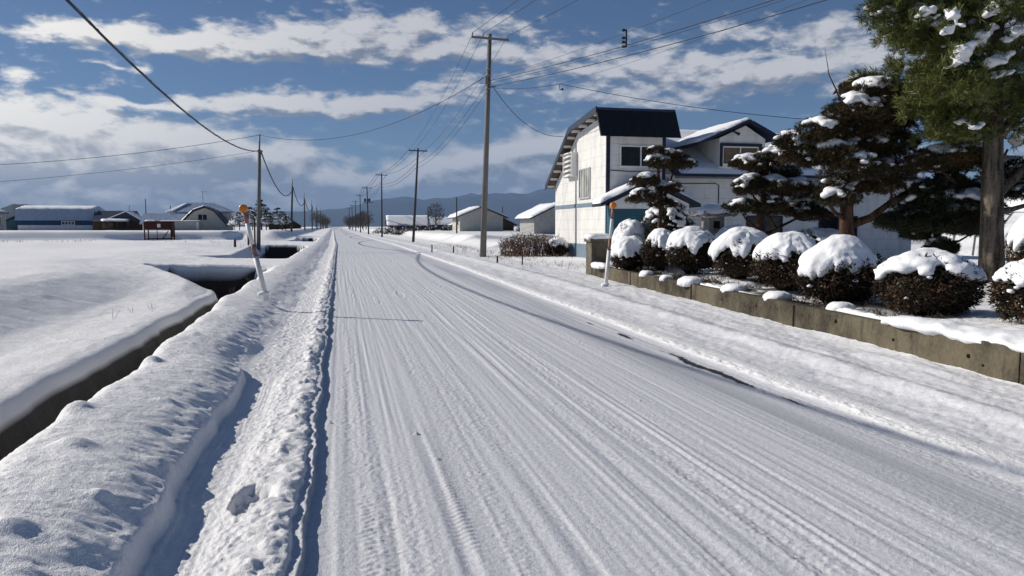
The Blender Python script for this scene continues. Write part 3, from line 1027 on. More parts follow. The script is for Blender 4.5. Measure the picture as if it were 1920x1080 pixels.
def build_house():
    X, YF = 11.0, 31.35
    h = thing('house', (X, YF, 0.1), 'white gambrel roofed house with blue trim, black end roof and teal porch', 'house')
    # gable end wall facing the road, and the long front wall
    prof = [(31.36, 0), (31.36, 5.55), (31.75, 6.33), (35.6, 5.98), (39.4, 3.72), (39.4, 0)]
    MB().prism([(X, y, z) for y, z in prof], (0.2, 0, 0)).obj('wall', M['white_siding'], h, label='white boarded gable end wall facing the road')
    MB().box(X + 0.004, 26.0, YF, YF + 0.2, 0.0, 3.85).obj('wall', M['white_siding'], h, label='long white front wall in shade')
    MB().box(X + 0.006, 13.61, YF - 0.002, YF + 0.2, 3.85, 5.52).obj('wall', M['white_siding'], h, label='raised white wall under the black roof')
    MB().prism([(13.61, YF - 0.001, 3.6), (13.61, YF - 0.001, 5.52), (13.61, 33.8, 5.9), (13.61, 35.0, 5.6)], (-0.15, 0, 0)).obj('wall', M['white_siding'], h)
    MB().box(25.8, 26.0, YF + 0.2, 39.4, 0, 3.7).obj('wall', M['white_siding'], h)
    # blue base and belt course on the gable
    MB().box(X - 0.02, X - 0.001, 31.42, 39.42, -0.05, 0.80).obj('base_band', M['blue_band'], h, label='pale blue base of the gable wall')
    MB().box(X - 0.03, X - 0.001, 31.42, 39.42, 2.50, 2.68).obj('belt_course', M['blue_band'], h)
    # corner boards
    MB().box(X - 0.03, X + 0.13, YF - 0.035, YF + 0.05, 0.0, 5.5).obj('corner_trim', M['blue_trim'], h)
    MB().box(13.50, 13.64, YF - 0.03, YF - 0.004, 3.6, 5.5).obj('corner_trim', M['blue_trim'], h)
    # roof: long gambrel running to the right, and the end bay with its black apron
    x0, x1 = 10.6, 26.4
    rid, eav, bak = (35.6, 6.10), (30.88, 3.72), (39.85, 3.62)
    r = MB()
    for (ya, za), (yb, zb) in ((rid, eav), (rid, bak)):
        xa = x0 if yb > ya else 13.9
        r.prism([(xa, ya, za), (xa, yb, zb), (xa, yb, zb + 0.13), (xa, ya, za + 0.13)], (x1 - xa, 0, 0))
    roof = r.obj('roof', M['navy_roof'], h)
    pk = (31.52, 6.50)
    e = MB()
    e.prism([(x0, rid[0] + .02, rid[1] + 0.02), (x0, pk[0], pk[1] - 0.02), (x0, pk[0], pk[1] + 0.10), (x0, rid[0] + .02, rid[1] + 0.135)], (14.14 - x0, 0, 0))
    e.obj('roof', M['navy_roof'], h, label='gently sloping top of the raised end bay')
    MB().prism([(x0 - 0.01, pk[0] + .06, pk[1] + 0.13), (x0 - 0.01, 30.90, 5.36), (x0 - 0.01, 31.02, 5.36), (x0 - 0.01, pk[0] + .16, pk[1] + 0.03)], (14.17 - x0, 0, 0)).obj('roof_apron', M['black_roof'], h, label='steep bare black sheet roof front')
    # verge board along the gable, rafters under the overhang
    v = MB()
    for (ya, za), (yb, zb) in ((pk, rid), (rid, bak)):
        v.prism([(x0 - 0.05, ya, za - 0.10), (x0 - 0.05, yb, zb - 0.10), (x0 - 0.05, yb, zb + 0.16), (x0 - 0.05, ya, za + 0.16)], (0.045, 0, 0))
    v.obj('verge_board', M['navy_roof'], roof)
    for t in np.linspace(0.08, 0.94, 7):
        y = rid[0] + (bak[0] - rid[0]) * t
        z = rid[1] + (bak[1] - rid[1]) * t
        MB().box(x0 + 0.01, X - 0.005, y - 0.05, y + 0.05, z - 0.13, z - 0.02).obj('rafter', M['white_paint'], roof)
    for t in np.linspace(0.1, 0.9, 4):
        y = rid[0] + (pk[0] - rid[0]) * t
        z = rid[1] + (pk[1] - rid[1]) * t
        MB().box(x0 + 0.01, X - 0.005, y - 0.05, y + 0.05, z - 0.15, z - 0.03).obj('rafter', M['white_paint'], roof)
    sf = MB()
    for (ya, za), (yb, zb) in ((rid, bak), (rid, pk)):
        sf.prism([(x0 + .005, ya, za - .012), (x0 + .005, yb, zb - .012), (x0 + .005, yb, zb - .004), (x0 + .005, ya, za - .004)], (X - x0 - .01, 0, 0))
    sf.obj('soffit', M['soffit'], roof)
    MB().box(13.9, x1, eav[0] - 0.04, eav[0] + 0.01, eav[1] - 0.05, eav[1] + 0.14).obj('fascia', M['blue_trim'], roof)
    # snow on the roofs
    sheet_snow('roof_snow', [(14.2, eav[0] + .02, eav[1] + .13), (x1, eav[0] + .02, eav[1] + .13), (x1, rid[0] + .1, rid[1] + .13), (14.2, rid[0] + .1, rid[1] + .13)], 0.17, h, 60, 26, 2, 0.03, 0.02, 0.05)
    sheet_snow('roof_snow', [(x0 + .05, rid[0], rid[1] + .13), (x0 + .05, bak[0] - .2, bak[1] + .23), (x1, bak[0] - .2, bak[1] + .23), (x1, rid[0], rid[1] + .13)], 0.10, h, 20, 40, 4, 0.0)
    sheet_snow('roof_snow', [(x0 + .05, rid[0], rid[1] + .14), (14.1, rid[0], rid[1] + .14), (14.1, pk[0] + .3, pk[1] + .09), (x0 + .05, pk[0] + .3, pk[1] + .09)], 0.06, h, 20, 20, 5, 0.0)
    # louvre vent
    lv = MB()
    y0, y1, z0, z1 = 35.55, 37.0, 3.98, 5.15
    lv.box(X - 0.30, X - 0.005, y0, y0 + 0.04, z0, z1).box(X - 0.30, X - 0.005, y1 - 0.04, y1, z0, z1).box(X - 0.30, X - .005, y0 + .04, y1 - .04, z1 - .04, z1)
    vent = lv.obj('louvre_vent', M['white_paint'], h)
    sl_ = MB()
    for i in range(5):
        zc = z0 + 0.03 + i * 0.225
        sl_.prism([(X - 0.33, y0 + .041, zc), (X - 0.10, y0 + .041, zc + .20), (X - 0.08, y0 + .041, zc + .19), (X - 0.31, y0 + .041, zc - .01)], (0, y1 - y0 - .082, 0))
    sl_.obj('slat', M['white_paint'], vent)
    # windows
    w = window(h, 'x', 33.58, 35.12, 2.95, 4.22, X, 1, 'glass_curtain', 'alu', 0.055, 1)
    wl = MB()
    for i in range(4):
        wl.box(X - 0.047, X - 0.03, 33.75 + i * .36, 33.78 + i * .36, 2.96, 4.21)
    wl.obj('curtain_fold', M['white_paint'], w)
    window(h, 'y', 11.62, 13.40, 4.17, 4.98, YF - 0.002, 1, 'glass_dark', 'white_paint', 0.055, 1)
    # dormer with its own little gabled roof
    d = MB()
    d.box(16.02, 18.2, YF - 0.25, 34.2, 4.0, 5.42)
    d.prism([(16.02, YF - .25, 5.42), (18.2, YF - .25, 5.42), (17.25, YF - .25, 5.98)], (0, 3.2, 0))
    dm = d.obj('dormer', M['white_siding'], h)
    ry0, ry1 = 30.72, 35.6
    pkx, pkz, lx, lz, rx, rz = 17.25, 6.08, 14.85, 5.05, 18.75, 5.36
    dr = MB()
    dr.prism([(lx, ry0, lz), (pkx, ry0, pkz), (pkx, ry0, pkz + .14), (lx, ry0, lz + .14)], (0, ry1 - ry0, 0))
    dr.prism([(pkx + .001, ry0, pkz), (rx, ry0, rz), (rx, ry0, rz + .14), (pkx + .001, ry0, pkz + .14)], (0, ry1 - ry0, 0))
    dr.obj('dormer_roof', M['blue_trim'], dm)
    sheet_snow('roof_snow', [(lx, ry0 + .02, lz + .14), (pkx + .1, ry0 + .02, pkz + .16), (pkx + .1, ry1, pkz + .16), (lx, ry1, lz + .14)], 0.13, dm, 24, 30, 8, 0.02)
    sheet_snow('roof_snow', [(pkx - .08, ry0 + .02, pkz + .15), (rx - .05, ry0 + .02, rz + .15), (rx - .05, ry1, rz + .15), (pkx - .08, ry1, pkz + .15)], 0.06, dm, 16, 24, 9, 0.0)
    wd = window(dm, 'y', 16.2, 17.82, 4.32, 5.02, YF - 0.252, 1, 'glass_brown', 'white_paint', 0.05, 1)
    t = MB()
    yf = YF - 0.252
    t.box(16.05, 18.0, yf - .10, yf - .002, 5.075, 5.20).box(16.05, 16.145, yf - .10, yf - .002, 4.2, 5.07).box(17.875, 18.0, yf - .10, yf - .002, 4.2, 5.07)
    t.obj('window_surround', M['blue_trim'], dm)
    lamp = MB().tube([(16.62, yf - .02, 5.72), (16.62, yf - .22, 5.66)], 0.03, 8).tube([(16.50, yf - .24, 5.70), (16.80, yf - .30, 5.56)], [0.03, 0.07], 8)
    lamp.obj('bracket_lamp', M['cable'], dm)
    # porch
    py0, py1 = 30.15, YF - 0.005
    p = MB()
    p.box(11.0, 14.2, 30.45, 30.55, 0.0, 2.32)
    po = p.obj('porch', M['teal'], h, label='teal boarded porch front')
    g = MB().prism([(10.85, 30.44, 2.34), (14.35, 30.44, 2.34), (14.35, 30.44, 2.56), (12.55, 30.44, 3.36), (10.85, 30.44, 2.56)], (0, 0.1, 0))
    g.obj('porch_gable', M['white_siding'], po)
    MB().box(10.99, 11.06, 30.56, YF - .04, 0, 2.5).obj('side_wall', M['teal'], po)
    MB().box(14.14, 14.2, 30.56, YF - .01, 0, 2.5).obj('side_wall', M['teal'], po)
    MB().tube([(13.75, YF - .08, 3.70), (13.75, YF - .08, 2.3)], .035, 8).obj('downpipe', M['steel'], h, True)
    MB().tube([(13.9, eav[0] - .09, eav[1] - .02), (26.2, eav[0] - .09, eav[1] - .02)], .05, 8).obj('gutter', M['steel'], roof, True)
    pr = MB()
    pr.prism([(10.35, py0, 2.42), (12.55, py0, 3.44), (12.55, py0, 3.58), (10.35, py0, 2.56)], (0, py1 - py0, 0))
    pr.prism([(12.551, py0, 3.44), (14.75, py0, 2.42), (14.75, py0, 2.56), (12.551, py0, 3.58)], (0, py1 - py0, 0))
    pr.obj('porch_roof', M['blue_trim'], po)
    sheet_snow('roof_snow', [(10.35, py0 + .03, 2.565), (12.6, py0 + .03, 3.60), (12.6, py1, 3.60), (10.35, py1, 2.565)], 0.17, po, 26, 12, 3, 0.03)
    sheet_snow('roof_snow', [(12.5, py0 + .03, 3.59), (14.75, py0 + .03, 2.565), (14.75, py1, 2.565), (12.5, py1, 3.59)], 0.13, po, 26, 12, 6, 0.03)
    # wiring conduit along the front wall
    cpts = [(11.15, YF - .03, 3.98), (12.0, YF - .03, 3.94), (13.55, YF - .03, 3.98)]
    MB().tube(cpts, 0.018, 6).obj('conduit', M['cable'], h)
    MB().tube([(13.8, YF - .03, 3.45), (16.0, YF - .03, 3.48), (16.15, YF - .03, 3.40), (16.15, YF - .03, 2.6)], 0.018, 6).obj('conduit', M['cable'], h)
    MB().tube([(16.4, YF - .03, 2.42), (19.5, YF - .03, 2.42)], 0.02, 6).obj('conduit', M['cable'], h)
    # ground floor openings half hidden by the garden
    window(h, 'y', 17.6, 19.2, 0.9, 2.0, YF - 0.002, 1, 'glass_dark', 'blue_trim', 0.09, 1)
    window(h, 'y', 21.2, 23.0, 0.9, 2.0, YF - 0.002, 1, 'glass_dark', 'blue_trim', 0.09, 1)
    # television aerial thin rod on the roof
    return h


build_house()


# ------------------------------------------------------------------ retaining wall, gate pillar, snow clumps on the wall
def build_wall():
    m = MB()
    n = 60
    ys = np.linspace(-1.0, 22.0, n)
    pts = []
    for yy in ys:
        x = wall_x(yy)
        zt = 0.475 + 0.008 * math.sin(yy * 1.3)
        pts.append((x, yy, zt))
    v, f = [], []
    for (x, yy, zt) in pts:
        v += [(x, yy, -0.1), (x + 0.004, yy, zt - 0.012), (x + 0.016, yy, zt), (x + 0.15, yy, zt), (x + 0.16, yy, -0.1)]
    for i in range(n - 1):
        for j in range(4):
            f.append((i * 5 + j, (i + 1) * 5 + j, (i + 1) * 5 + j + 1, i * 5 + j + 1))
    f.append((0, 1, 2, 3, 4))
    f.append(tuple((n - 1) * 5 + j for j in (4, 3, 2, 1, 0)))
    o = m.raw(v, f).top('retaining_wall', M['concrete'], (wall_x(10), 10, 0), 'low stained concrete retaining wall between the verge and the garden', 'wall')
    j = MB()
    for yy, w in ((14.06, .05), (10.05, .035), (5.9, .008), (18.4, .01), (2.0, .02)):
        x = wall_x(yy)
        j.box(x - 0.004, x + 0.02, yy - w / 2, yy + w / 2, 0.0, 0.462)
    jj = j.obj('joint', M['dark_fill'], o)
    for yy, zz, rr in ((11.25, .33, .020), (8.95, .36, .026), (7.75, .29, .018), (6.55, .30, .022), (6.35, .24, .014), (12.6, .31, .016)):
        x = wall_x(yy)
        MB().tube([(x - .0045, yy, zz), (x + .02, yy, zz)], rr, 12).obj('tie_hole_shade', M['dark_fill'], o)  # dark disc on the face, painted for the shade in a hole
    return o


wall_o = build_wall()

M['pillar_concrete'] = plain('pillar_concrete', (0.13, 0.115, 0.09), 0.9, 0.15, 0.4, 5, 0, 0.006)
gp = thing('gate_pillar', (7.55, 22.35, 0.12), 'short square concrete gate pillar capped with snow at the wall end', 'pillar')
MB().box(7.29, 7.83, 22.08, 22.62, 0.0, 1.14).obj('shaft', M['pillar_concrete'], gp, bevel=0.012)
MB().box(7.24, 7.88, 22.03, 22.67, 1.142, 1.24).obj('cap', M['pillar_concrete'], gp, bevel=0.012)
snow_blobs('snow_cap', [(7.56 + dx, 22.35 + dy, 1.30, .24, .24, .11) for dx in (-.15, 0, .16) for dy in (-.14, .14)] + [(7.40, 22.3, 1.25, .2, .3, .09)], gp, 0.03, 4)

clump_labels = [
    ('long snow clump at the far end of the wall, beside the gate pillar', 7.12, 20.9, .17, .85, .10),
    ('flat little snow clump on the wall below the second round bush', 6.98, 17.1, .16, .32, .08),
    ('small oval snow clump on the wall below the third round bush', 6.90, 15.75, .15, .24, .06),
    ('big drooping snow clump hanging over the wall joint below the fourth bush', 6.80, 14.35, .27, .42, .12),
    ('wedge shaped snow clump on the wall between fourth and fifth bush', 6.78, 12.55, .24, .36, .10),
    ('smooth snow clump on the wall below the fifth and sixth bush', 6.66, 10.95, .23, .32, .10),
    ('snow clump on the wall just before the broad rightmost bush', 6.62, 9.30, .20, .26, .085),
]
for (lab, x, y, a, b, c) in clump_labels:
    bl = [(0, 0, 0.02, a, b * .8, c), (-.05, -b * .3, .03, a * .7, b * .5, c * .9), (.04, b * .35, .02, a * .8, b * .5, c * .8), (-.06, .0, -.01, a * .72, b * .6, c * .6)]
    bl += [(-a * .72, b * q, -.03, .045, .06, .05) for q in (-.3, .1, .35)]
    o = snow_blobs('snow_clump', bl, None, 0.022, 4, M['snow'], 0.012)
    o.location = (x + .03, y, 0.485)
    tag(o, lab, 'snow clump', 'snow clumps along the top of the retaining wall')
bl = [(0, 0, 0, .3, 1.6, .10), (-.1, -.9, 0, .25, .9, .08), (-.08, .7, .02, .25, .8, .09), (.2, -.4, 0, .4, 1.3, .09)]
o = snow_blobs('snow_clump', bl, None, 0.035, 5, M['snow'], 0.02)
o.location = (6.42, 6.6, 0.48)
tag(o, 'wide flat snow blanket on the wall at the right frame edge', 'snow clump', 'snow clumps along the top of the retaining wall')


# ------------------------------------------------------------------ snow poles (delineators)
def delineator(base, top, label):
    b, t = Vector(base), Vector(top)
    d = t - b
    o = thing('delineator_post', base, label, 'marker post', 'roadside snow marker posts')
    P = lambda q: b + d * q
    MB().tube([P(-0.08), P(0.42)], 0.048, 14).obj('sleeve', M['post_white'], o, True)
    MB().tube([P(0.42), P(0.435)], 0.060, 14).obj('collar', M['steel'], o, True)
    MB().tube([P(0.435), P(0.56)], 0.038, 14).obj('band', M['post_red'], o, True)
    MB().tube([P(0.56), P(0.80)], 0.038, 14).obj('pole', M['post_white'], o, True)
    MB().tube([P(0.80), P(0.93)], 0.038, 14).obj('band', M['post_red'], o, True)
    c = P(0.965)
    rd = MB().tube([c + Vector((0, -0.05, 0)), c + Vector((0, -0.035, 0)), c + Vector((0, 0.035, 0)), c + Vector((0, 0.05, 0))], [0.06, 0.078, 0.078, 0.06], 20)
    r = rd.obj('reflector', M['orange'], o, True)
    MB().tube([P(0.925), P(0.945)], 0.046, 12).obj('reflector_socket', M['orange'], r, True)
    snow_blobs('snow_collar', [(b.x, b.y, b.z - 0.0, .10, .10, .05), (b.x - .06, b.y - .03, b.z - 0.02, .09, .08, .05)], o, 0.02, 3)
    return o


delineator((-1.39, 14.78, 0.39), (-1.73, 14.72, 1.98), 'leaning white and red post with orange reflector on the left snow bank')
delineator((6.46, 18.4, 0.16), (6.64, 18.4, 2.20), 'upright white post with orange reflector in front of the garden wall')


# ------------------------------------------------------------------ utility poles
def pole_right(x, y, base, top, r0, r1, arm=1.85, lean=0.0, dark=True, label='', extra=None, tilt=0.02):
    o = thing('utility_pole', (x, y, base), label, 'utility pole', 'power poles along the right of the road')
    P = lambda z: (x + lean * (z - base) / (top - base), y, z)
    mt = M['pole_dark'] if dark else M['pole']
    MB().tube([P(base - 0.5), P(base + (top - base) * .5), P(top)], [r0, (r0 + r1) / 2, r1], 14).obj('shaft', mt, o, True)
    za = top - 0.25
    cx = P(za)[0]
    am = MB().prism([(cx - arm / 2, y - r1 - .09, za - .05 + tilt), (cx + arm / 2, y - r1 - .09, za - .05 - tilt), (cx + arm / 2, y - r1 - .09, za + .05 - tilt), (cx - arm / 2, y - r1 - .09, za + .05 + tilt)], (0, 0.085, 0))
    a = am.obj('crossarm', M['steel'] if not dark else M['pole_dark'], o)
    for q in (-.47, -.19, .47):
        xx = cx + arm * q
        zz = za + .05 - tilt * 2 * q
        MB().tube([(xx, y - r1 - .05, zz), (xx, y - r1 - .05, zz + .06), (xx, y - r1 - .05, zz + .07), (xx, y - r1 - .05, zz + .16)], [.02, .02, .05, .03], 8).obj('insulator', M['insulator'], a, True)
    return o


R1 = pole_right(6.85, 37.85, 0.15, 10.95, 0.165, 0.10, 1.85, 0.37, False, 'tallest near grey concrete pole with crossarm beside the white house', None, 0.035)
for z in (9.27, 8.98, 8.62, 8.34):
    xx = 6.85 + .37 * (z - .15) / 10.8
    MB().tube([(xx, 37.85, z - .05), (xx, 37.85, z + .05)], 0.135, 14).obj('clamp_band', M['steel'], R1, True)
bx_ = MB().tube([(7.0, 37.66, 8.5), (7.0, 37.66, 8.85)], .07, 10).tube([(7.28, 37.7, 8.40), (7.5, 37.7, 8.40)], .025, 6).tube([(6.7, 37.7, 8.55), (6.95, 37.7, 8.55)], .02, 6).tube([(7.25, 37.7, 8.70), (7.42, 37.7, 8.78)], .02, 6)
bx_.obj('cable_fitting', M['steel'], R1)

right_poles = [(6.83, 75.85, 9.16, .135, .085, 1.75, .55, 'dark pole with crossarm, second from the house, leaning right'),
               (5.70, 113.0, 9.2, .13, .085, 1.6, .05, 'thin dark crossarm pole standing third along the right roadside'),
               (5.05, 150.0, 9.15, .14, .10, 1.75, -.2, 'dark crossarm pole carrying two round transformers'),
               (4.45, 188.0, 9.16, .14, .09, 1.7, .0, 'crossarm pole just beyond the transformer pole'),
               (4.05, 228.0, 9.0, .14, .09, 1.7, .0, 'small far crossarm pole between the transformer pole and the trees'),
               (3.6, 268.0, 9.0, .15, .10, 1.8, .0, 'tiny far crossarm pole above the dark roadside trees'),
               (3.1, 306.0, 9.0, .16, .10, 1.9, .0, 'farthest crossarm pole rising from the roadside trees')]
for (x, y, top, a, b, arm, ln, lab) in right_poles:
    base = 0.2 if y < 100 else 0.35
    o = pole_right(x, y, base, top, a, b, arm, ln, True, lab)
    if y == 150.0:
        for dx in (-.42, .36):
            t = MB().tube([(x + dx - .15, y - .1, 6.3), (x + dx - .15, y - .1, 6.35), (x + dx - .15, y - .1, 6.85), (x + dx - .15, y - .1, 6.92)], [.16, .22, .22, .14], 12)
            t.obj('transformer', M['pole_dark'], o, True)
        MB().box(x - .95, x + .95, y - .05, y + .05, 6.12, 6.22).obj('transformer_bracket', M['pole_dark'], o)

left_poles = [(-5.23, 52.0, .3, 7.44, .13, .26, 'nearest tall grey pole left of the road carrying the black cable'),
              (-6.1, 100.0, .7, 7.5, .13, .30, 'second grey pole along the left ditch, behind the snow mound'),
              (-6.45, 145.0, .8, 7.65, .13, .0, 'third thin pole along the left roadside, beside the little far house'),
              (-6.75, 190.0, .8, 7.9, .14, .0, 'fourth thin pole receding along the left roadside'),
              (-7.0, 235.0, .8, 8.0, .15, .0, 'fifth thin pole receding along the left roadside'),
              (-7.1, 280.0, .8, 8.0, .16, .0, 'sixth thin far pole along the left roadside'),
              (-7.2, 325.0, .8, 8.0, .17, .0, 'seventh faint far pole along the left roadside'),
              (-7.3, 375.0, .8, 8.0, .18, .0, 'eighth faint far pole along the left roadside'),
              (-7.4, 430.0, .8, 8.0, .2, .0, 'last faint pole at the left end of the road')]
for (x, y, base, top, r, ln, lab) in left_poles:
    o = thing('cable_pole', (x, y, base), lab, 'utility pole', 'cable poles along the left of the road')
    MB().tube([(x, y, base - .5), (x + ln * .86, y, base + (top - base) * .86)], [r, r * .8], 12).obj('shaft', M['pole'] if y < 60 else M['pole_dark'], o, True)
    MB().tube([(x + ln * .86, y, base + (top - base) * .86), (x + ln, y, top)], [r * .45, r * .4], 10).obj('top_extension', M['steel'], o, True)
    MB().tube([(x + ln * .8, y, 6.36), (x + ln * .8, y, 6.46)], r * 1.0, 10).obj('clamp_band', M['steel'], o, True)
    MB().box(x - .05 + ln * .8, x + .22 + ln * .8, y - .16, y - .06, 6.32, 6.42).obj('cable_bracket', M['steel'], o)


# ------------------------------------------------------------------ cables
def sagged(a, b, sag, n=24, bow=0.0):
    a, b = Vector(a), Vector(b)
    out = []
    for i in range(n + 1):
        t = i / n
        p = a.lerp(b, t)
        p.z -= sag * 4 * t * (1 - t)
        out.append(p)
    return out


def cable(a, b, sag, r, label, grp=None, n=28, jitter=0.0, name='cable'):
    pts = sagged(a, b, sag, n)
    if jitter:
        rr = random.Random(hash(label) % 1000 if False else len(label))
        for p in pts[1:-1]:
            p.x += rr.uniform(-1, 1) * jitter
            p.z += rr.uniform(-1, 1) * jitter
    o = MB().tube(pts, r, 6).top(name, M['cable'], tuple(Vector(a)), label, 'cable', grp, True)
    return o


GC = 'wires between the poles'
# thick telephone bundle on the left, with its spiral hanger
A, B = (-4.0, -1.0, 6.4), (-5.0, 52.0, 6.4)
th = cable(A, B, 1.4, 0.022, 'thick black telephone cable sweeping down from upper left to the near left pole', GC, 90, 0.006, 'telephone_cable')
pts = sagged(A, B, 1.4, 420)
sp_ = []
for i, p in enumerate(pts):
    sp_.append(p + Vector((math.cos(i * 0.9) * .025, 0, math.sin(i * 0.9) * .025 + .014)))
MB().tube(sp_, 0.006, 4).obj('hanger_wire', M['cable'], th)
sp2 = [p + Vector((0.0, 0, .042 + .008 * math.sin(i * .31))) for i, p in enumerate(pts)]
MB().tube(sp2, 0.007, 4).obj('messenger_wire', M['cable'], th)
for i in range(len(left_poles) - 1):
    x0, y0 = left_poles[i][0] + left_poles[i][5] * .8, left_poles[i][1]
    x1, y1 = left_poles[i + 1][0] + left_poles[i + 1][5] * .8, left_poles[i + 1][1]
    cable((x0 + .12, y0 - .1, 6.35), (x1 + .12, y1 - .1, 6.35), 1.75 if i == 0 else 1.5, 0.045 + 0.010 * min(i, 3),
          'telephone cable sagging between left pole %s and the next farther pole' % ('one two three four five six seven eight'.split()[i]), GC, 24)
# power wires between right poles
tops = [(6.83 + .02, 37.85, 10.95, .37, 1.85)] + [(x, y, t, ln, arm) for (x, y, t, a, b, arm, ln, lab) in right_poles]
for i in range(4):
    x0, y0, t0, l0, a0 = tops[i]
    x1, y1, t1, l1, a1 = tops[i + 1]
    for q, nm in ((-.47, 'left'), (-.19, 'middle'), (.47, 'right')):
        cable((x0 + l0 + a0 * q, y0 - .15, t0 - .06), (x1 + l1 + a1 * q, y1 - .15, t1 - .06), 0.55, 0.010 + 0.009 * i,
              '%s overhead wire between the %s crossarm poles' % (nm, ('nearest two', 'second and third', 'third and fourth', 'fourth and fifth')[i]), GC, 16)
for i in range(3):
    x0, y0, t0, l0, a0 = tops[i]
    x1, y1, t1, l1, a1 = tops[i + 1]
    for dz, nm in ((0, 'upper'), (-.4, 'lower')):
        z0 = 8.5 + dz if i == 0 else t0 - 1.5 + dz
        cable((x0 + l0 * .8 - .14, y0 - .12, z0), (x1 + l1 * .8, y1 - .12, t1 - 1.5 + dz), 0.6, 0.011 + 0.009 * i,
              '%s service wire between the shafts of the %s right poles' % (nm, ('nearest two', 'second and third', 'third and fourth')[i]), GC, 16)
# from the near pole out over the camera's right
for q, c, nm in ((-.47, (11.0, -2.0, 10.95), 'left'), (-.19, (12.3, -2.0, 10.95), 'middle'), (.47, (15.2, -2.0, 10.95), 'right')):
    cable((7.20 + 1.85 * q, 37.7, 10.90 - .035 * 2 * q), c, 0.42, 0.011, '%s thin wire running from the near crossarm up out of frame' % nm, GC, 28)
for z0, e, r, nm in ((8.72, (20.6, 1.0, 9.9), .013, 'upper heavy'), (8.42, (20.9, 1.0, 9.3), .014, 'lowest heavy'), (8.60, (20.4, 1.0, 9.75), .007, 'thin middle'), (8.80, (19.3, 1.0, 11.0), .006, 'highest faint')):
    cable((7.22, 37.8, z0), e, 0.75, r, '%s service cable from the near pole toward the upper right' % nm, GC, 30)
cable((7.20, 37.8, 8.66), (10.62, 36.6, 5.98), 0.75, 0.014, 'drooping service drop from the near pole to the house eave', GC, 20)
cable((7.20, 37.8, 8.38), (8.83, 31.0, 7.42), 0.12, 0.012, 'service wire from the near pole to the small hanging connector', GC, 12)
cable((8.83, 31.0, 7.42), (19.5, 25.5, 5.4), 0.25, 0.011, 'wire slanting from the hanging connector down across the house roof', GC, 20)
cable((8.83, 31.0, 7.42), (17.5, 12.0, 9.6), 0.35, 0.005, 'faint thin wire from the hanging connector to the upper right', GC, 20)
hc = MB().tube([(8.83, 31, 7.42), (8.80, 31, 7.28), (8.83, 31, 7.20), (8.92, 31, 7.19)], .014, 6).tube([(8.90, 31, 7.17), (8.97, 31, 7.24)], [.045, .03], 8)
hc.top('wire_connector', M['cable'], (8.83, 31, 7.3), 'small black connector hanging where the service wires meet', 'connector')
cable((7.02, 37.8, 8.92), (-4.97, 52.0, 7.40), 1.35, 0.014, 'single wire crossing above the road between the two nearest poles', GC, 24)
cable((-4.97, 52.0, 7.40), (-30.0, 49.0, 4.75), 0.75, 0.014, 'upper thin wire from the near left pole top toward the left', GC, 24)
cable((-5.0, 52.0, 6.42), (-30.0, 49.0, 3.45), 0.55, 0.010, 'lower thin wire from the near left pole toward the left', GC, 24)

# spacer with insulators hanging on the service cables
s = thing('cable_spacer', (10.9, 28.95, 8.75), 'dark upright spacer with three insulators clamped on the service cables', 'cable spacer')
MB().tube([(10.9, 28.95, 8.52), (10.9, 28.95, 9.20)], .035, 8).obj('rod', M['cable'], s)
for zz in (8.55, 8.72, 8.88, 9.17):
    MB().tube([(10.78, 28.95, zz - .04), (10.78, 28.95, zz + .04)], .07, 8).tube([(10.78, 28.95, zz), (10.9, 28.95, zz)], .03, 6).obj('insulator', M['cable'], s, True)


# ------------------------------------------------------------------ foliage builders
def rand_dirs(n, g):
    v = g.normal(size=(n, 3))
    return v / np.linalg.norm(v, axis=1, keepdims=True)


def leaves_np(ctr, nrm, size, g, aspect=0.55):
    """small two-triangle leaves at ctr with normals nrm"""
    n = len(ctr)
    t = np.cross(nrm, rand_dirs(n, g))
    t /= np.linalg.norm(t, axis=1, keepdims=True) + 1e-9
    b = np.cross(nrm, t)
    s = size * g.uniform(0.6, 1.3, n)[:, None]
    v = np.stack([ctr - t * s, ctr + b * s * aspect, ctr + t * s, ctr - b * s * aspect], 1)
    f = np.arange(n * 4).reshape(n, 4)
    return v.reshape(-1, 3), f


def tufts_np(ctr, axis, g, k=10, length=0.08, width=0.010, spread=0.9):
    """needle tufts: k thin blades fanning around an axis at each centre"""
    n = len(ctr)
    c = np.repeat(ctr, k, 0)
    a = np.repeat(axis, k, 0) + rand_dirs(n * k, g) * spread
    a /= np.linalg.norm(a, axis=1, keepdims=True) + 1e-9
    L = length * g.uniform(0.65, 1.25, n * k)[:, None]
    s = np.cross(a, rand_dirs(n * k, g))
    s /= np.linalg.norm(s, axis=1, keepdims=True) + 1e-9
    w = width * 0.5
    tip = c + a * L
    mid = c + a * L * 0.5
    v = np.stack([c - s * w * .5, mid - s * w, tip, mid + s * w], 1)
    return v.reshape(-1, 3), np.arange(n * k * 4).reshape(-1, 4)


def join_np(parts):
    vs, fs, b = [], [], 0
    for v, f in parts:
        vs.append(v)
        fs.append(f + b)
        b += len(v)
    return np.concatenate(vs), np.concatenate(fs)


def foliage(name, parts, mt, parent):
    v, f = join_np(parts)
    return link(name, mesh_np(name, v, f, world_loc(parent)), mt, parent)


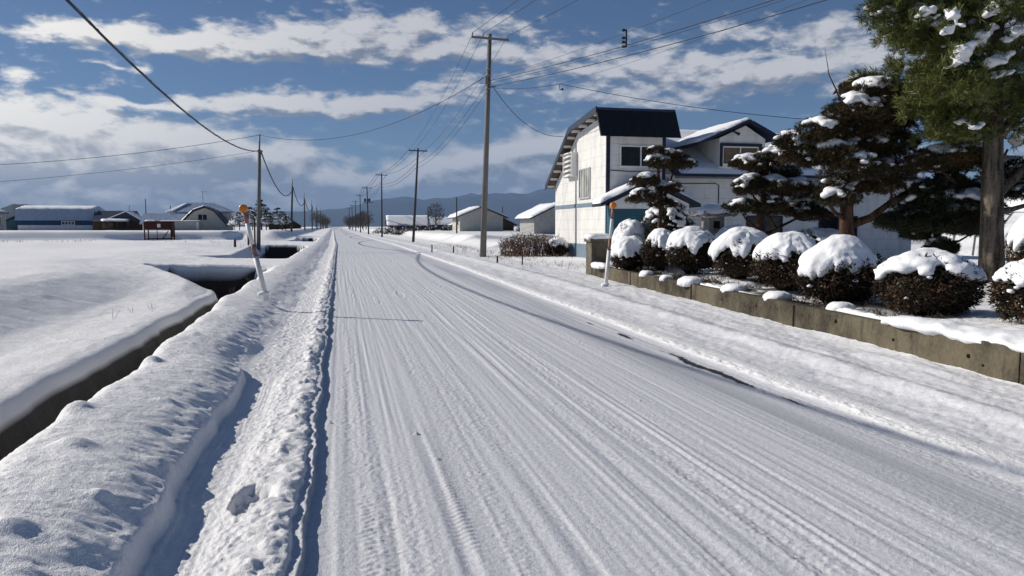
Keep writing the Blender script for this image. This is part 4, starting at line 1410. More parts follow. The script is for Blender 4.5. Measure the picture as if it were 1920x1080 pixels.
def core_np(c, r, seed, n1=18, n2=12, rough=0.18):
    """dark filler that blocks light inside a bush: a rough closed lump"""
    th = np.linspace(0, 2 * np.pi, n1, endpoint=False)
    ph = np.linspace(0.05, np.pi - 0.05, n2)
    T, Pm = np.meshgrid(th, ph, indexing='ij')
    q = 1 + rough * fbm(T * 1.9 + seed, Pm * 2.5, 3)
    x = c[0] + r[0] * q * np.sin(Pm) * np.cos(T)
    y = c[1] + r[1] * q * np.sin(Pm) * np.sin(T)
    z = c[2] + r[2] * q * np.cos(Pm)
    idx = np.arange(n1 * n2).reshape(n1, n2)
    nx = np.roll(idx, -1, 0)
    f = np.stack([idx[:, :-1], idx[:, 1:], nx[:, 1:], nx[:, :-1]], -1).reshape(-1, 4)
    return np.stack([x, y, z], -1).reshape(-1, 3), f


def snow_dome(name, c, r, parent, seed, th=0.10, low=78, wob=16, slump=(0, 0), nu=110, nv=34, peak=0.0):
    """thick soft snow hood over a rounded bush with a ragged drooping hem"""
    t = np.linspace(0, 2 * np.pi, nu, endpoint=False)
    hem = np.radians(low + wob * fbm(np.cos(t) * 1.9 + seed, np.sin(t) * 1.9 + seed * .7, 4, 0.62) + 9 * np.abs(vnoise(t * 3.2 + seed, seed)))
    s = np.linspace(0, 1, nv)
    T, S = np.meshgrid(t, s, indexing='ij')
    Ph = S * hem[:, None]
    bx, by, bz = r
    d = np.stack([np.sin(Ph) * np.cos(T), np.sin(Ph) * np.sin(T), np.cos(Ph)], -1)
    lump = 1 + 0.018 * fbm(d[..., 0] * 7 + seed, d[..., 1] * 7 + d[..., 2] * 5, 3) + 0.09 * fbm(d[..., 0] * 1.9 + seed, d[..., 1] * 1.9 + d[..., 2] + seed, 3) + peak * np.exp(-(Ph / 0.55) ** 2)
    thick = th * np.sqrt(np.clip(1 - S ** 6, 0, 1)) * (0.75 + 0.5 * np.cos(Ph) ** 2)
    base = d * np.array(r) * lump[..., None]
    nrm = d / np.array(r)
    nrm /= np.linalg.norm(nrm, axis=-1, keepdims=True)
    top = base + nrm * thick[..., None] + np.stack([slump[0] * S, slump[1] * S, 0 * S], -1) + np.array(c)
    top[..., 2] -= 0.05 * S ** 3
    inn = base * 0.97 + np.array(c)
    inn[..., 2] -= 0.045 * S ** 3
    n, m = T.shape
    idx = np.arange(n * m).reshape(n, m)
    nx = np.roll(idx, -1, 0)
    f = np.stack([idx[:, :-1], idx[:, 1:], nx[:, 1:], nx[:, :-1]], -1).reshape(-1, 4)
    f2 = f[:, ::-1] + n * m
    rim = np.stack([idx[:, -1], idx[:, -1] + n * m, nx[:, -1] + n * m, nx[:, -1]], -1)
    me = mesh_np(name, np.concatenate([top.reshape(-1, 3), inn.reshape(-1, 3)]), np.concatenate([f, f2, rim]), world_loc(parent))
    return link(name, me, M['snow_soft'], parent, True)


def round_bush(x, y, r, h, label, seed, kind='dome', mt='yew_leaves', n=6500, slump=(0, 0), low=74, peak=0.10, z0=None, grp='clipped bushes in a row along the garden wall'):
    g = np.random.default_rng(seed)
    zg = gz(x, y) if z0 is None else z0
    o = thing('round_bush', (x, y, zg), label, 'bush', grp)
    cz = zg + h * 0.50
    rr = np.array([r, r, h * 0.52])
    cc = np.array([x, y, cz])
    d = rand_dirs(n, g)
    d[:, 2] = np.where(d[:, 2] < -0.75, -d[:, 2], d[:, 2])
    q = 1 + 0.10 * fbm(d[:, 0] * 2.2 + seed, d[:, 1] * 2.2 + d[:, 2] * 2, 3) - 0.22 * g.random(n) ** 2.2 + 0.05 * g.random(n)
    ctr = cc + d * rr * q[:, None]
    nrm = d + 0.9 * rand_dirs(n, g)
    nrm /= np.linalg.norm(nrm, axis=1, keepdims=True)
    v1 = leaves_np(ctr, nrm, 0.022, g)
    sprig = cc + d[:900] * rr * (q[:900, None] * 1.0)
    v2 = tufts_np(sprig, d[:900], g, 4, 0.075, 0.012, 0.6)
    foliage('foliage', [v1, v2], M[mt], o)
    cv = core_np(cc - np.array([0, 0, .02]), rr * 0.84, seed)  # added dark lump stops light passing through the leaves, inner shade as colour
    link('shade_core', mesh_np('shade_core', cv[0], cv[1], (x, y, zg)), M['dark_fill'], o, True)
    st = MB()
    for i in range(5):
        a = i * 1.3 + seed
        st.tube([(x + .05 * math.cos(a), y + .05 * math.sin(a), zg - .05), (x + .3 * r * math.cos(a), y + .3 * r * math.sin(a), zg + h * .3)], [.022, .014], 6)
    st.obj('stem', M['bark_red'], o, True)
    # snow caught on the flanks
    k = 26 if kind != 'dots' else 150
    dd = rand_dirs(k * 3, g)
    dd = dd[(dd[:, 2] > -0.35) & (dd[:, 2] < (0.55 if kind != 'dots' else 1.1))][:k]
    pts = cc + dd * rr * 1.0
    balls = [(p[0], p[1], p[2] + .01, s * 1.2, s, s * .6) for p, s in zip(pts, .014 + .036 * g.random(len(pts)) ** 2)]
    if kind == 'dots':
        balls = balls[:60]
        for q in rand_dirs(420, g):
            if q[2] < -.1 or vnoise(q[0] * 3 + seed, q[1] * 3 + q[2] * 2.2) < .05 - .35 * q[2] + .25 * q[0]:
                continue
            s = .02 + .055 * g.random() ** 2 + .03 * max(q[2], 0)
            p = cc + q * rr * 1.0
            balls.append((p[0], p[1], p[2] + .01, s * 1.3, s * 1.3, s * .75))
    snow_blobs('clinging_snow', balls, o, 0.017, 2)['kind'] = 'stuff'
    if kind == 'dome':
        snow_dome('snow_cap', cc + np.array([0, 0, 0.0]), rr * 1.01, o, seed, 0.09, low - 9, 18, slump, peak=peak)
    elif kind == 'lumps':
        balls = []
        dd = rand_dirs(400, g)
        for q in dd:
            if q[2] < 0.34 + 0.40 * vnoise(q[0] * 2.8 + seed, q[1] * 2.8):
                continue
            p = cc + q * rr * 1.0
            s = (0.035 + 0.06 * max(q[2], 0)) * g.uniform(.6, 1.5)
            balls.append((p[0], p[1], p[2] + 0.015, s * 1.25, s * 1.25, s * .75))
        snow_blobs('snow_cap', balls[:260], o, 0.026, 3, None, 0.012)
    return o



round_bush(7.42, 19.3, .44, .76, 'first round clipped bush beside the gate pillar, snow hood with a dark fold', 21, slump=(-.05, -.05), low=88, peak=.06)
round_bush(7.98, 18.55, .46, .88, 'reddish brown clipped bush second from the gate pillar, half capped with snow', 22, low=66, slump=(.03, 0), peak=.08)
round_bush(8.02, 16.75, .62, .92, 'third clipped bush from the gate pillar with a broad snow cap', 23, low=70, peak=.08)
round_bush(7.98, 14.4, .60, .90, 'fourth clipped bush from the pillar, rounded smooth snow cap', 24, low=72, peak=.10)
round_bush(7.56, 12.0, .62, .82, 'fifth clipped bush from the pillar under a pointed snow cap', 25, low=74, peak=.16, slump=(-.04, 0))
round_bush(7.46, 10.5, .63, .82, 'sixth clipped bush from the pillar, dark leaves below a tall pointed snow cap', 26, low=74, peak=.18, slump=(-.04, 0))
round_bush(7.32, 8.50, .60, .76, 'broadest clipped bush in front, lumpy broken snow showing dark gaps', 27, 'lumps', n=9500)
round_bush(7.62, 7.05, .50, .66, 'clipped bush cut off by the right frame edge', 28, 'lumps', n=7000)
round_bush(12.0, 11.2, .56, 1.18, 'snow hooded bush behind the big pine trunk at right', 29, low=66, peak=.05, slump=(-.05, 0))


# ------------------------------------------------------------------ cloud-pruned pines
def pad_foliage(c, r, g, n, length=.075, k=9, width=.011):
    """flat-bottomed cushion of short needles"""
    d = rand_dirs(n, g)
    d[:, 2] = np.abs(d[:, 2]) * g.choice([1, 1, 1, -0.45], n)
    q = g.uniform(0.55, 1.06, n) ** 0.55 * (1 + 0.14 * fbm(d[:, 0] * 2 + c[0] * 3, d[:, 1] * 2 + d[:, 2] * 2, 2))
    ctr = np.array(c) + d * np.array(r) * q[:, None]
    ax = d * np.array([.8, .8, .6]) + np.array([0, 0, .55])
    return tufts_np(ctr, ax, g, k, length, width, 0.75)


def pad_snow(c, r, g, cover=0.75, side=-0.5):
    """balls of snow lying on a cushion, thicker and lower on one side"""
    out = []
    for c_ in range(2 if r[0] > .3 else 1):
        if g.random() > cover + .25:
            continue
        a = g.uniform(0, 2 * math.pi)
        ox, oy = .42 * math.cos(a) - .22, .42 * math.sin(a) - .12
        for i in range(int(5 + 11 * cover * r[0] / .5)):
            dx, dy = ox + g.normal(0, .27), oy + g.normal(0, .30)
            q = math.hypot(dx, dy)
            if q > .98:
                continue
            z = math.sqrt(max(0, 1 - q * q * .97))
            s = g.uniform(.55, 1.2) * (.042 + .068 * r[0] / .5 * (1 - .5 * q))
            out.append((c[0] + dx * r[0], c[1] + dy * r[1], c[2] + z * r[2] + .015, s * 1.4, s * 1.4, s * .68))
    return out


def niwaki(name, loc, trunk, limbs, pads, label, seed, dens=1.0, cover=0.75, mt='niwaki_needles', cat='tree', voxel=.03, bark='bark_red', tlen=.088, fill=0):
    g = np.random.default_rng(seed)
    o = thing(name, loc, label, cat, 'pruned garden pines')
    t = MB().tube([p[:3] for p in trunk], [p[3] for p in trunk], 12)
    t.obj('trunk', M[bark], o, True)
    lb = MB()
    for l in limbs:
        lb.tube([p[:3] for p in l], [p[3] for p in l], 8)
    # twig from the nearest trunk point to each pad
    tp = [Vector(p[:3]) for p in trunk] + [Vector(q[:3]) for l in limbs for q in l]
    for (c, r) in pads:
        cv = Vector((c[0], c[1], c[2] - r[2] * .25))
        nb = min(tp, key=lambda p: (p - cv).length + max(0, p.z - cv.z) * .8)
        mid = nb.lerp(cv, .55) + Vector((g.uniform(-.06, .06), g.uniform(-.06, .06), -.05))
        lb.tube([nb, mid, cv], [.035, .024, .012], 6)
        for j in range(4):
            a = g.uniform(0, 6.28)
            e = cv + Vector((math.cos(a) * r[0] * .7, math.sin(a) * r[1] * .7, r[2] * .15))
            lb.tube([mid.lerp(cv, .6), e], [.014, .006], 5)
    lb.obj('limb', M[bark], o, True)
    parts = []
    balls = []
    more = []
    for i in range(fill):
        (c, r) = pads[g.integers(0, len(pads))]
        q = rand_dirs(1, g)[0]
        s = g.uniform(.35, .75)
        more.append(((c[0] + q[0] * r[0] * 1.1, c[1] + q[1] * r[1], c[2] + q[2] * r[0] * .8), (r[0] * s, r[1] * s, r[0] * s * g.uniform(.5, .95))))
    pads = pads + more
    for (c, r) in pads:
        parts.append(pad_foliage(c, r, g, int(dens * (200 + 1500 * r[0] * r[1])), tlen))
        # ragged satellite cushions
        for j in range(4):
            a = g.uniform(0, 6.28)
            s = g.uniform(.4, .65)
            c2 = (c[0] + math.cos(a) * r[0] * .8, c[1] + math.sin(a) * r[1] * .8, c[2] + g.uniform(-.35, .25) * r[2])
            parts.append(pad_foliage(c2, (r[0] * s, r[1] * s, r[2] * s), g, int(dens * (40 + 500 * r[0] * r[1] * s)), tlen))
            if g.random() < cover * .5:
                balls += pad_snow(c2, (r[0] * s, r[1] * s, r[2] * s), g, cover)
        balls += pad_snow(c, r, g, cover)
    foliage('crown', parts, M[mt], o)
    if balls:
        snow_blobs('snow_on_crown', balls, o, voxel, 2, None, 0.010)
    return o


def pads_at(y, lst, rz=.55, dy=0.0, seed=0):
    g = np.random.default_rng(seed + 77)
    return [((x, y + g.uniform(-dy, dy), z), (r * 1.12, r * 1.05, r * rz * 1.35)) for (x, z, r) in lst]


# small one in front of the porch
z1 = gz(8.5, 20)
niwaki('pruned_pine', (8.5, 20.0, z1), [(8.52, 20, z1 - .1, .07), (8.56, 20, 1.6, .06), (8.62, 20, 2.4, .05), (8.50, 20, 3.0, .045), (8.48, 20, 3.62, .03)],
       [[(8.60, 20, 2.3, .04), (8.82, 20, 2.75, .03), (9.0, 20, 3.25, .025)]],
       pads_at(20, [(8.43, 3.60, .22), (9.03, 3.33, .42), (8.50, 3.30, .33), (8.15, 2.80, .31), (8.80, 2.62, .26), (8.08, 2.36, .33), (8.62, 2.20, .24), (8.75, 3.50, .26)], .55, .15, 1),
       'small slender cloud pruned pine in front of the teal porch', 31, 1.0, 1.15, voxel=.026)
# second
z2 = gz(9.85, 17)
niwaki('pruned_pine', (9.85, 17.0, z2), [(9.86, 17, z2 - .1, .11), (9.84, 17, 1.4, .095), (9.90, 17, 2.1, .075), (9.98, 17, 2.7, .055), (10.05, 17, 3.2, .03)],
       [[(9.85, 17, 1.35, .05), (10.3, 17, 1.55, .04), (10.85, 17, 1.80, .025)], [(9.85, 17, 1.5, .05), (9.55, 17, 1.72, .03), (9.40, 17, 1.9, .02)]],
       pads_at(17, [(9.62, 3.08, .34), (10.15, 3.22, .40), (10.50, 2.85, .42), (9.45, 2.60, .30), (10.05, 2.45, .46), (10.65, 2.42, .45), (10.95, 1.98, .42), (9.42, 2.02, .32), (11.15, 1.85, .34), (10.15, 1.98, .36)], .5, .25, 2),
       'medium pruned pine between the stone lantern and the tall pine', 32, 1.0, 0.95, voxel=.03, fill=5)
# third, the tallest of the three
z3 = gz(10.4, 14.5)
niwaki('pruned_pine', (10.45, 14.5, z3), [(10.5, 14.5, z3 - .15, .19), (10.44, 14.5, 1.3, .165), (10.42, 14.5, 2.0, .13), (10.55, 14.5, 3.0, .10), (10.85, 14.5, 3.9, .07), (11.02, 14.5, 4.6, .035)],
       [[(10.46, 14.5, 1.62, .10), (10.95, 14.45, 1.78, .085), (11.45, 14.4, 2.15, .06), (11.8, 14.4, 2.35, .035)],
        [(10.42, 14.5, 1.75, .06), (10.1, 14.45, 1.9, .04), (9.9, 14.4, 2.1, .03)]],
       pads_at(14.5, [(10.98, 4.52, .40), (10.60, 4.25, .42), (10.22, 3.92, .44), (9.80, 3.45, .48), (10.35, 3.60, .55), (11.02, 3.75, .60), (11.45, 3.95, .45), (9.58, 3.08, .36), (11.05, 3.15, .55),
                      (10.30, 2.72, .50), (10.58, 2.40, .40), (10.02, 2.12, .34), (11.5, 3.28, .50), (11.3, 2.70, .38), (10.75, 3.1, .45), (9.95, 2.98, .42)], .55, .5, 3),
       'tallest cloud pruned pine with heavy snow on a leaning conical crown', 33, 1.05, 0.95, voxel=.032, fill=9)
# low spreading one behind the big trunk
z4 = gz(13.0, 13.6)
niwaki('pruned_pine', (13.0, 13.6, z4), [(13.05, 13.6, z4 - .1, .12), (13.05, 13.6, 1.5, .10), (12.95, 13.6, 2.2, .07)],
       [[(13.0, 13.6, 2.1, .06), (12.4, 13.6, 2.40, .045), (11.9, 13.6, 2.75, .03)], [(13.0, 13.6, 2.0, .05), (13.5, 13.6, 2.5, .04)]],
       pads_at(13.6, [(11.85, 2.92, .46), (12.25, 2.95, .48), (11.55, 2.80, .32), (12.6, 2.85, .42), (13.6, 2.7, .5), (14.0, 2.3, .5)], .42, .2, 4),
       'low spreading pruned pine pad behind the big trunk', 34, 1.25, 0.85, voxel=.03)

# the dark broad shrub under it
z5 = gz(12.2, 14.4)
niwaki('pruned_tree', (12.6, 14.4, z5), [(12.6, 14.4, z5 - .1, .11), (12.6, 14.4, 1.2, .09), (12.55, 14.4, 1.9, .06)], [[(12.6, 14.4, 1.1, .05), (12.1, 14.3, 1.5, .03)]],
       [((12.6, 14.3, 2.05), (.80, .75, .50)), ((12.15, 14.1, 1.95), (.55, .5, .45)), ((13.1, 14.1, 1.85), (.60, .55, .48)), ((12.5, 13.9, 1.65), (.75, .5, .40)), ((13.3, 14.2, 1.55), (.45, .4, .35)), ((11.9, 14.2, 1.6), (.4, .4, .3)), ((12.7, 14.2, 2.32), (.5, .5, .28))],
       'broad dark evergreen dome with scattered snow, left of the big trunk', 35, 1.5, .42, 'azalea_leaves', voxel=.03, fill=12)
round_bush(9.25, 21.0, .78, 1.75, 'dark rounded azalea with knobbly snow beside the stone lantern', 36, 'lumps', 'azalea_leaves', 8000, grp='dark evergreen garden shrubs')
round_bush(8.25, 21.4, .5, 1.15, 'small shrub buried under smooth snow by the teal porch', 37, 'dome', 'azalea_leaves', 4000, low=95, peak=.05, grp='dark evergreen garden shrubs')
round_bush(10.95, 16.2, .75, 1.0, 'low shrub buried in snow below the tallest pruned pine', 38, 'lumps', 'azalea_leaves', 4500, grp='dark evergreen garden shrubs')
round_bush(10.3, 19.0, .6, .95, 'snow laden low shrub behind the fourth clipped bush', 39, 'dome', 'azalea_leaves', 3000, low=100, peak=.1, grp='dark evergreen garden shrubs')


# ------------------------------------------------------------------ the big pine at the right edge
def big_pine():
    g = np.random.default_rng(41)
    x0, y0 = 12.45, 12.8
    zb = gz(x0, y0)
    o = thing('pine_tree', (x0, y0, zb), 'big long needled pine with a thick straight trunk at the right edge', 'tree')
    axis = [(12.50, 12.8, zb - .2, .30), (12.47, 12.8, zb + .15, .235), (12.42, 12.8, 1.6, .205), (12.36, 12.8, 3.2, .175), (12.32, 12.8, 5.0, .13), (12.35, 12.8, 7.0, .08), (12.35, 12.8, 8.6, .04)]
    MB().tube([p[:3] for p in axis], [p[3] for p in axis], 18).obj('trunk', M['bark'], o, True)
    lb = MB()
    big = [[(12.38, 12.8, 3.25, .11), (12.85, 12.75, 3.75, .09), (13.5, 12.7, 4.4, .06)],
           [(12.42, 12.8, 2.15, .10), (12.9, 12.8, 2.55, .085), (13.5, 12.75, 3.15, .06), (14.2, 12.7, 3.7, .04)],
           [(12.44, 12.8, 1.85, .07), (13.0, 12.9, 1.95, .05), (13.9, 13.0, 2.15, .03)],
           [(12.44, 12.8, 2.6, .045), (12.62, 12.8, 2.95, .03), (12.7, 12.8, 3.1, .02)]]
    for l in big:
        lb.tube([p[:3] for p in l], [p[3] for p in l], 10)
    parts, balls = [], []
    boughs = []
    # boughs: height, azimuth, length
    n = 78
    for i in range(n):
        z = 3.5 + 4.8 * (i / n) + g.uniform(-.15, .15)
        a = i * 2.399 + g.uniform(-.3, .3)
        R0 = 2.15 * (1 - 0.35 * max(0, (z - 5.2) / 3.2)) * (0.78 if z < 3.7 else 1.0)
        boughs.append((z, a, R0 * g.uniform(.55, 1.18)))
    extra = [(4.25, math.radians(186), 2.05), (4.45, math.radians(196), 2.0), (5.3, math.radians(180), 2.2), (5.6, math.radians(190), 2.2), (5.9, math.radians(175), 2.3), (3.75, math.radians(188), 1.5), (3.65, math.radians(205), 1.2),
             (4.0, math.radians(172), 1.85), (5.0, math.radians(200), 1.9), (4.7, math.radians(182), 1.75), (5.6, math.radians(186), 2.7), (5.85, math.radians(182), 2.8), (5.35, math.radians(187), 2.4), (5.75, math.radians(178), 2.6), (6.0, math.radians(184), 2.7)]
    boughs += extra
    for (z, a, L) in boughs:
        d = np.array([math.cos(a), math.sin(a), 0])
        tx = np.interp(z, [0, 3.2, 5, 8.6], [12.46, 12.36, 12.32, 12.35])
        s0 = np.array([tx, y0, z - .25])
        K = 6
        pts = []
        for j in range(K + 1):
            t = j / K
            pts.append(s0 + d * L * t + np.array([0, 0, .45 * t - .55 * t * t + .12 * math.sin(t * 5 + a)]))
        lb.tube([tuple(p) for p in pts], list(np.linspace(.045, .010, K + 1)), 6)
        # side shoots and their tufts
        ns = int(36 * L)
        t = g.uniform(.22, 1.05, ns) ** 0.8
        ctr = np.stack([np.interp(t * K, np.arange(K + 1), [p[q] for p in pts]) for q in range(3)], -1)
        side = np.cross(d, [0, 0, 1])
        off = g.normal(0, 1, ns)[:, None] * side * (.12 + .20 * (1 - t))[:, None] * L * .5 + np.array([0, 0, 1]) * g.uniform(-.20, .20, ns)[:, None]
        ctr = ctr + off
        ax = d * .75 + off * 1.0 + np.array([0, 0, .30]) + g.normal(0, .25, (ns, 3))
        parts.append(tufts_np(ctr, ax, g, 24, .17, .012, .85))
        parts.append(tufts_np(ctr + g.normal(0, .07, ctr.shape), ax, g, 14, .13, .012, 1.0))
        if g.random() < .5:
            for j in range(int(2 + 3 * g.random())):
                q = ctr[g.integers(0, ns)]
                if g.random() < .55:
                    m_ = int(5 + 9 * g.random())
                    for w in range(m_):
                        tt = g.uniform(-.5, .5)
                        b = (.028 + .055 * g.random()) * (1.25 - abs(tt))
                        balls.append((q[0] + d[0] * tt * .45 + g.normal(0, .045), q[1] + d[1] * tt * .45 + g.normal(0, .045), q[2] + .07 - .14 * tt + g.normal(0, .012), b * 1.3, b * 1.3, b * .7))
    # the long white loads visible on the near side
    for (cx, cy, cz, ux, uz, b, k) in ((11.35, 11.75, 4.55, .20, .13, .11, 7), (11.75, 11.6, 5.1, .24, .16, .12, 7), (11.2, 11.9, 4.98, .05, .20, .10, 4), (11.45, 11.8, 4.32, .16, .10, .075, 5),
                                       (10.45, 12.6, 5.55, .22, .02, .14, 5), (10.25, 12.6, 5.45, .03, .06, .08, 3), (12.2, 11.6, 5.35, .2, .12, .12, 6),
                                       (9.75, 12.6, 5.50, .12, .03, .10, 4), (9.95, 12.6, 5.42, .10, .02, .07, 3), (9.95, 11.9, 5.28, .14, .06, .08, 4), (10.28, 11.6, 5.22, .07, .10, .09, 3), (10.2, 11.6, 4.95, .06, .08, .08, 3),
                                       (10.50, 11.6, 4.62, .13, .09, .10, 5), (10.40, 11.6, 4.40, .12, .08, .06, 4), (11.1, 11.6, 5.36, .18, .13, .10, 5), (10.85, 11.6, 4.9, .10, .05, .05, 3), (11.4, 11.6, 4.85, .1, .05, .05, 3)):
        for w in range(k * 5):
            tt = g.uniform(-1, 1)
            bb = b * g.uniform(.45, 1.0) * (1.15 - .45 * abs(tt))
            if w % 2:
                q = np.array([[cx + ux * tt + g.normal(0, .10), cy + g.normal(.03, .08), cz + uz * tt - .02 + g.normal(0, .06)]] * 3)
                parts.append(tufts_np(q, np.tile([-.35, -.35, .75], (3, 1)) + g.normal(0, .5, (3, 3)), g, 9, .15, .011, .7))
            balls.append((cx + ux * tt + g.normal(0, .05), cy + g.normal(0, .06), cz + uz * tt + g.normal(0, .02), bb * 1.2, bb * 1.2, bb * .75))
    lb.obj('limb', M['bark'], o, True)
    foliage('crown', parts, M['pine_needles'], o)
    snow_blobs('snow_on_crown', balls, o, .03, 2, None, 0.015)
    return o


big_pine()

# dry branch poking up beside the tallest pruned pine
tw = MB().tube([(10.25, 14.6, 4.25), (10.12, 14.6, 4.5), (9.97, 14.6, 4.75), (9.93, 14.6, 4.95), (9.86, 14.6, 5.25)], [.018, .015, .012, .008, .004], 6)
tw.top('bare_twig', M['bark_red'], (10.25, 14.6, 4.25), 'single bare crooked twig sticking up beside the tallest pruned pine', 'twig')

# ------------------------------------------------------------------ stone lantern
ln = thing('stone_lantern', (9.95, 19.6, .55), 'grey stone lantern under a round snow cap in the garden', 'lantern')
MB().box(9.62, 10.28, 19.27, 19.93, .42, .68).obj('base', M['stone'], ln, bevel=.02)
MB().tube([(9.95, 19.6, .66), (9.95, 19.6, .72), (9.95, 19.6, 1.38), (9.95, 19.6, 1.46)], [.19, .14, .13, .22], 12).obj('shaft', M['stone'], ln, True)
fb = MB().box(9.72, 10.18, 19.37, 19.43, 1.46, 1.86).box(9.72, 9.78, 19.43, 19.83, 1.46, 1.86).box(10.12, 10.18, 19.43, 19.83, 1.46, 1.86).box(9.78, 10.12, 19.77, 19.83, 1.46, 1.86)
f_ = fb.obj('fire_box', M['stone'], ln, bevel=.01)
MB().box(9.86, 10.04, 19.362, 19.368, 1.55, 1.75).obj('opening_shade', M['dark_fill'], f_)  # dark panel over closed stone, painted for the shaded inside
rf_ = MB().raw([(9.50, 19.15, 1.90), (10.40, 19.15, 1.90), (10.40, 20.05, 1.90), (9.50, 20.05, 1.90), (9.72, 19.37, 1.86), (10.18, 19.37, 1.86), (10.18, 19.83, 1.86), (9.72, 19.83, 1.86), (9.95, 19.6, 2.12)],
               [(0, 1, 8), (1, 2, 8), (2, 3, 8), (3, 0, 8), (0, 4, 5, 1), (1, 5, 6, 2), (2, 6, 7, 3), (3, 7, 4, 0), (4, 7, 6, 5)])
for (cx, cy) in ((9.50, 19.15), (10.40, 19.15), (10.40, 20.05), (9.50, 20.05)):
    dx, dy = (1 if cx > 9.95 else -1), (1 if cy > 19.6 else -1)
    rf_.tube([(cx - dx * .06, cy - dy * .06, 1.89), (cx + dx * .02, cy + dy * .02, 1.94), (cx + dx * .04, cy + dy * .04, 2.02)], [.045, .04, .025], 8)
rf_.obj('roof', M['stone'], ln)
snow_blobs('snow_cap', [(9.93, 19.6, 2.02, .40, .40, .22), (9.80, 19.5, 2.0, .36, .34, .17), (10.05, 19.65, 2.0, .36, .36, .17)], ln, .035, 4)


# ------------------------------------------------------------------ leafless hedge beyond the near pole
def twig_hedge():
    g = np.random.default_rng(52)
    o = thing('hedge', (9.2, 37.2, .15), 'leafless reddish brown hedge dusted with snow between pole and house', 'hedge')
    st = MB()
    for i in range(260):
        x = g.uniform(7.7, 10.6)
        y = 37.2 + g.normal(0, .45)
        hh = 1.15 * (1 - .35 * abs((x - 9.3) / 1.7) ** 2.5) * g.uniform(.65, 1.08)
        a = g.uniform(-.3, .3)
        z0 = gz(x, y) - .05
        p1 = (x + a * .4, y + g.uniform(-.15, .15), z0 + hh * .5)
        p2 = (x + a + g.uniform(-.12, .12), y + g.uniform(-.25, .25), z0 + hh)
        st.tube([(x, y, z0), p1, p2], [.014, .011, .005], 4, False)
        for j in range(3):
            t = g.uniform(.35, .9)
            b = Vector(p1).lerp(Vector(p2), t)
            st.tube([b, b + Vector((g.uniform(-.22, .22), g.uniform(-.2, .2), g.uniform(.05, .25)))], [.007, .003], 3, False)
    st.obj('twigs', M['dry_twigs'], o)
    n = 3000
    c = np.stack([g.uniform(7.7, 10.6, n), 37.2 + g.normal(0, .45, n), g.uniform(.25, 1.2, n)], -1)
    keep = c[:, 2] < .15 + 1.1 * (1 - .35 * np.abs((c[:, 0] - 9.3) / 1.7) ** 2.5)
    c = c[keep]
    v, f = leaves_np(c, rand_dirs(len(c), g), .035, g, .6)
    foliage('dry_leaves', [(v, f)], M['dry_twigs'], o)
    balls = []
    for i in range(230):
        x = g.uniform(7.75, 10.5)
        zt = .12 + 1.12 * (1 - .35 * abs((x - 9.3) / 1.7) ** 2.5) * g.uniform(.3, 1.0)
        s = g.uniform(.025, .05)
        balls.append((x, 37.2 + g.normal(0, .5), zt, s * 1.2, s * 1.2, s))
    snow_blobs('clinging_snow', balls, o, .024, 1)['kind'] = 'stuff'
    return o


twig_hedge()
round_bush(10.35, 36.6, .55, .75, 'small snow topped shrub between the leafless hedge and the house', 54, 'dome', 'yew_leaves', 2500, low=60, grp='low roadside shrubs')


# ------------------------------------------------------------------ far buildings
def gable_house(name, x, y, w, d, he, hr, rot, label, wall, roof, zb=None, snow=.2, group=None, over=.5, windows=(), wins_mat='glass_dark', door=None, cat='house', snow_sides=(0, 1)):
    """ridge along local x; the long side faces local -y. built round the origin, then turned and placed"""
    zb = gz(x, y) if zb is None else zb
    o = thing(name, (0, 0, 0), label, cat, group)
    MB().prism([(-w / 2, -d / 2, -.4), (-w / 2, d / 2, -.4), (-w / 2, d / 2, he), (-w / 2, 0, hr), (-w / 2, -d / 2, he)], (w, 0, 0)).obj('wall', M[wall], o)
    sl = (hr - he) / (d / 2)
    zo = he - sl * over
    r = MB()
    r.prism([(-w / 2 - over, -d / 2 - over, zo + .02), (-w / 2 - over, 0, hr + .02), (-w / 2 - over, 0, hr + .16), (-w / 2 - over, -d / 2 - over, zo + .16)], (w + 2 * over, 0, 0))
    r.prism([(-w / 2 - over, .001, hr + .02), (-w / 2 - over, d / 2 + over, zo + .02), (-w / 2 - over, d / 2 + over, zo + .16), (-w / 2 - over, .001, hr + .16)], (w + 2 * over, 0, 0))
    r.obj('roof', M[roof], o)
    for s_ in snow_sides:
        yy = -1 if s_ == 0 else 1
        sheet_snow('roof_snow', [(-w / 2 - over, yy * (d / 2 + over), zo + .16), (w / 2 + over, yy * (d / 2 + over), zo + .16), (w / 2 + over, 0, hr + .17), (-w / 2 - over, 0, hr + .17)], snow, o, 18, 8, x, 0.0)
    for (a0, a1, q0, q1) in windows:
        window(o, 'y', a0, a1, q0, q1, -d / 2, 1, wins_mat, 'white_paint', .07, 1)
    if door:
        a0, a1, q1 = door
        MB().box(a0, a1, -d / 2 - .05, -d / 2 - .005, 0, q1).obj('door', M['brown_wood'], o)
    o.location = (x, y, zb)
    o.rotation_euler = (0, 0, R(rot))
    return o


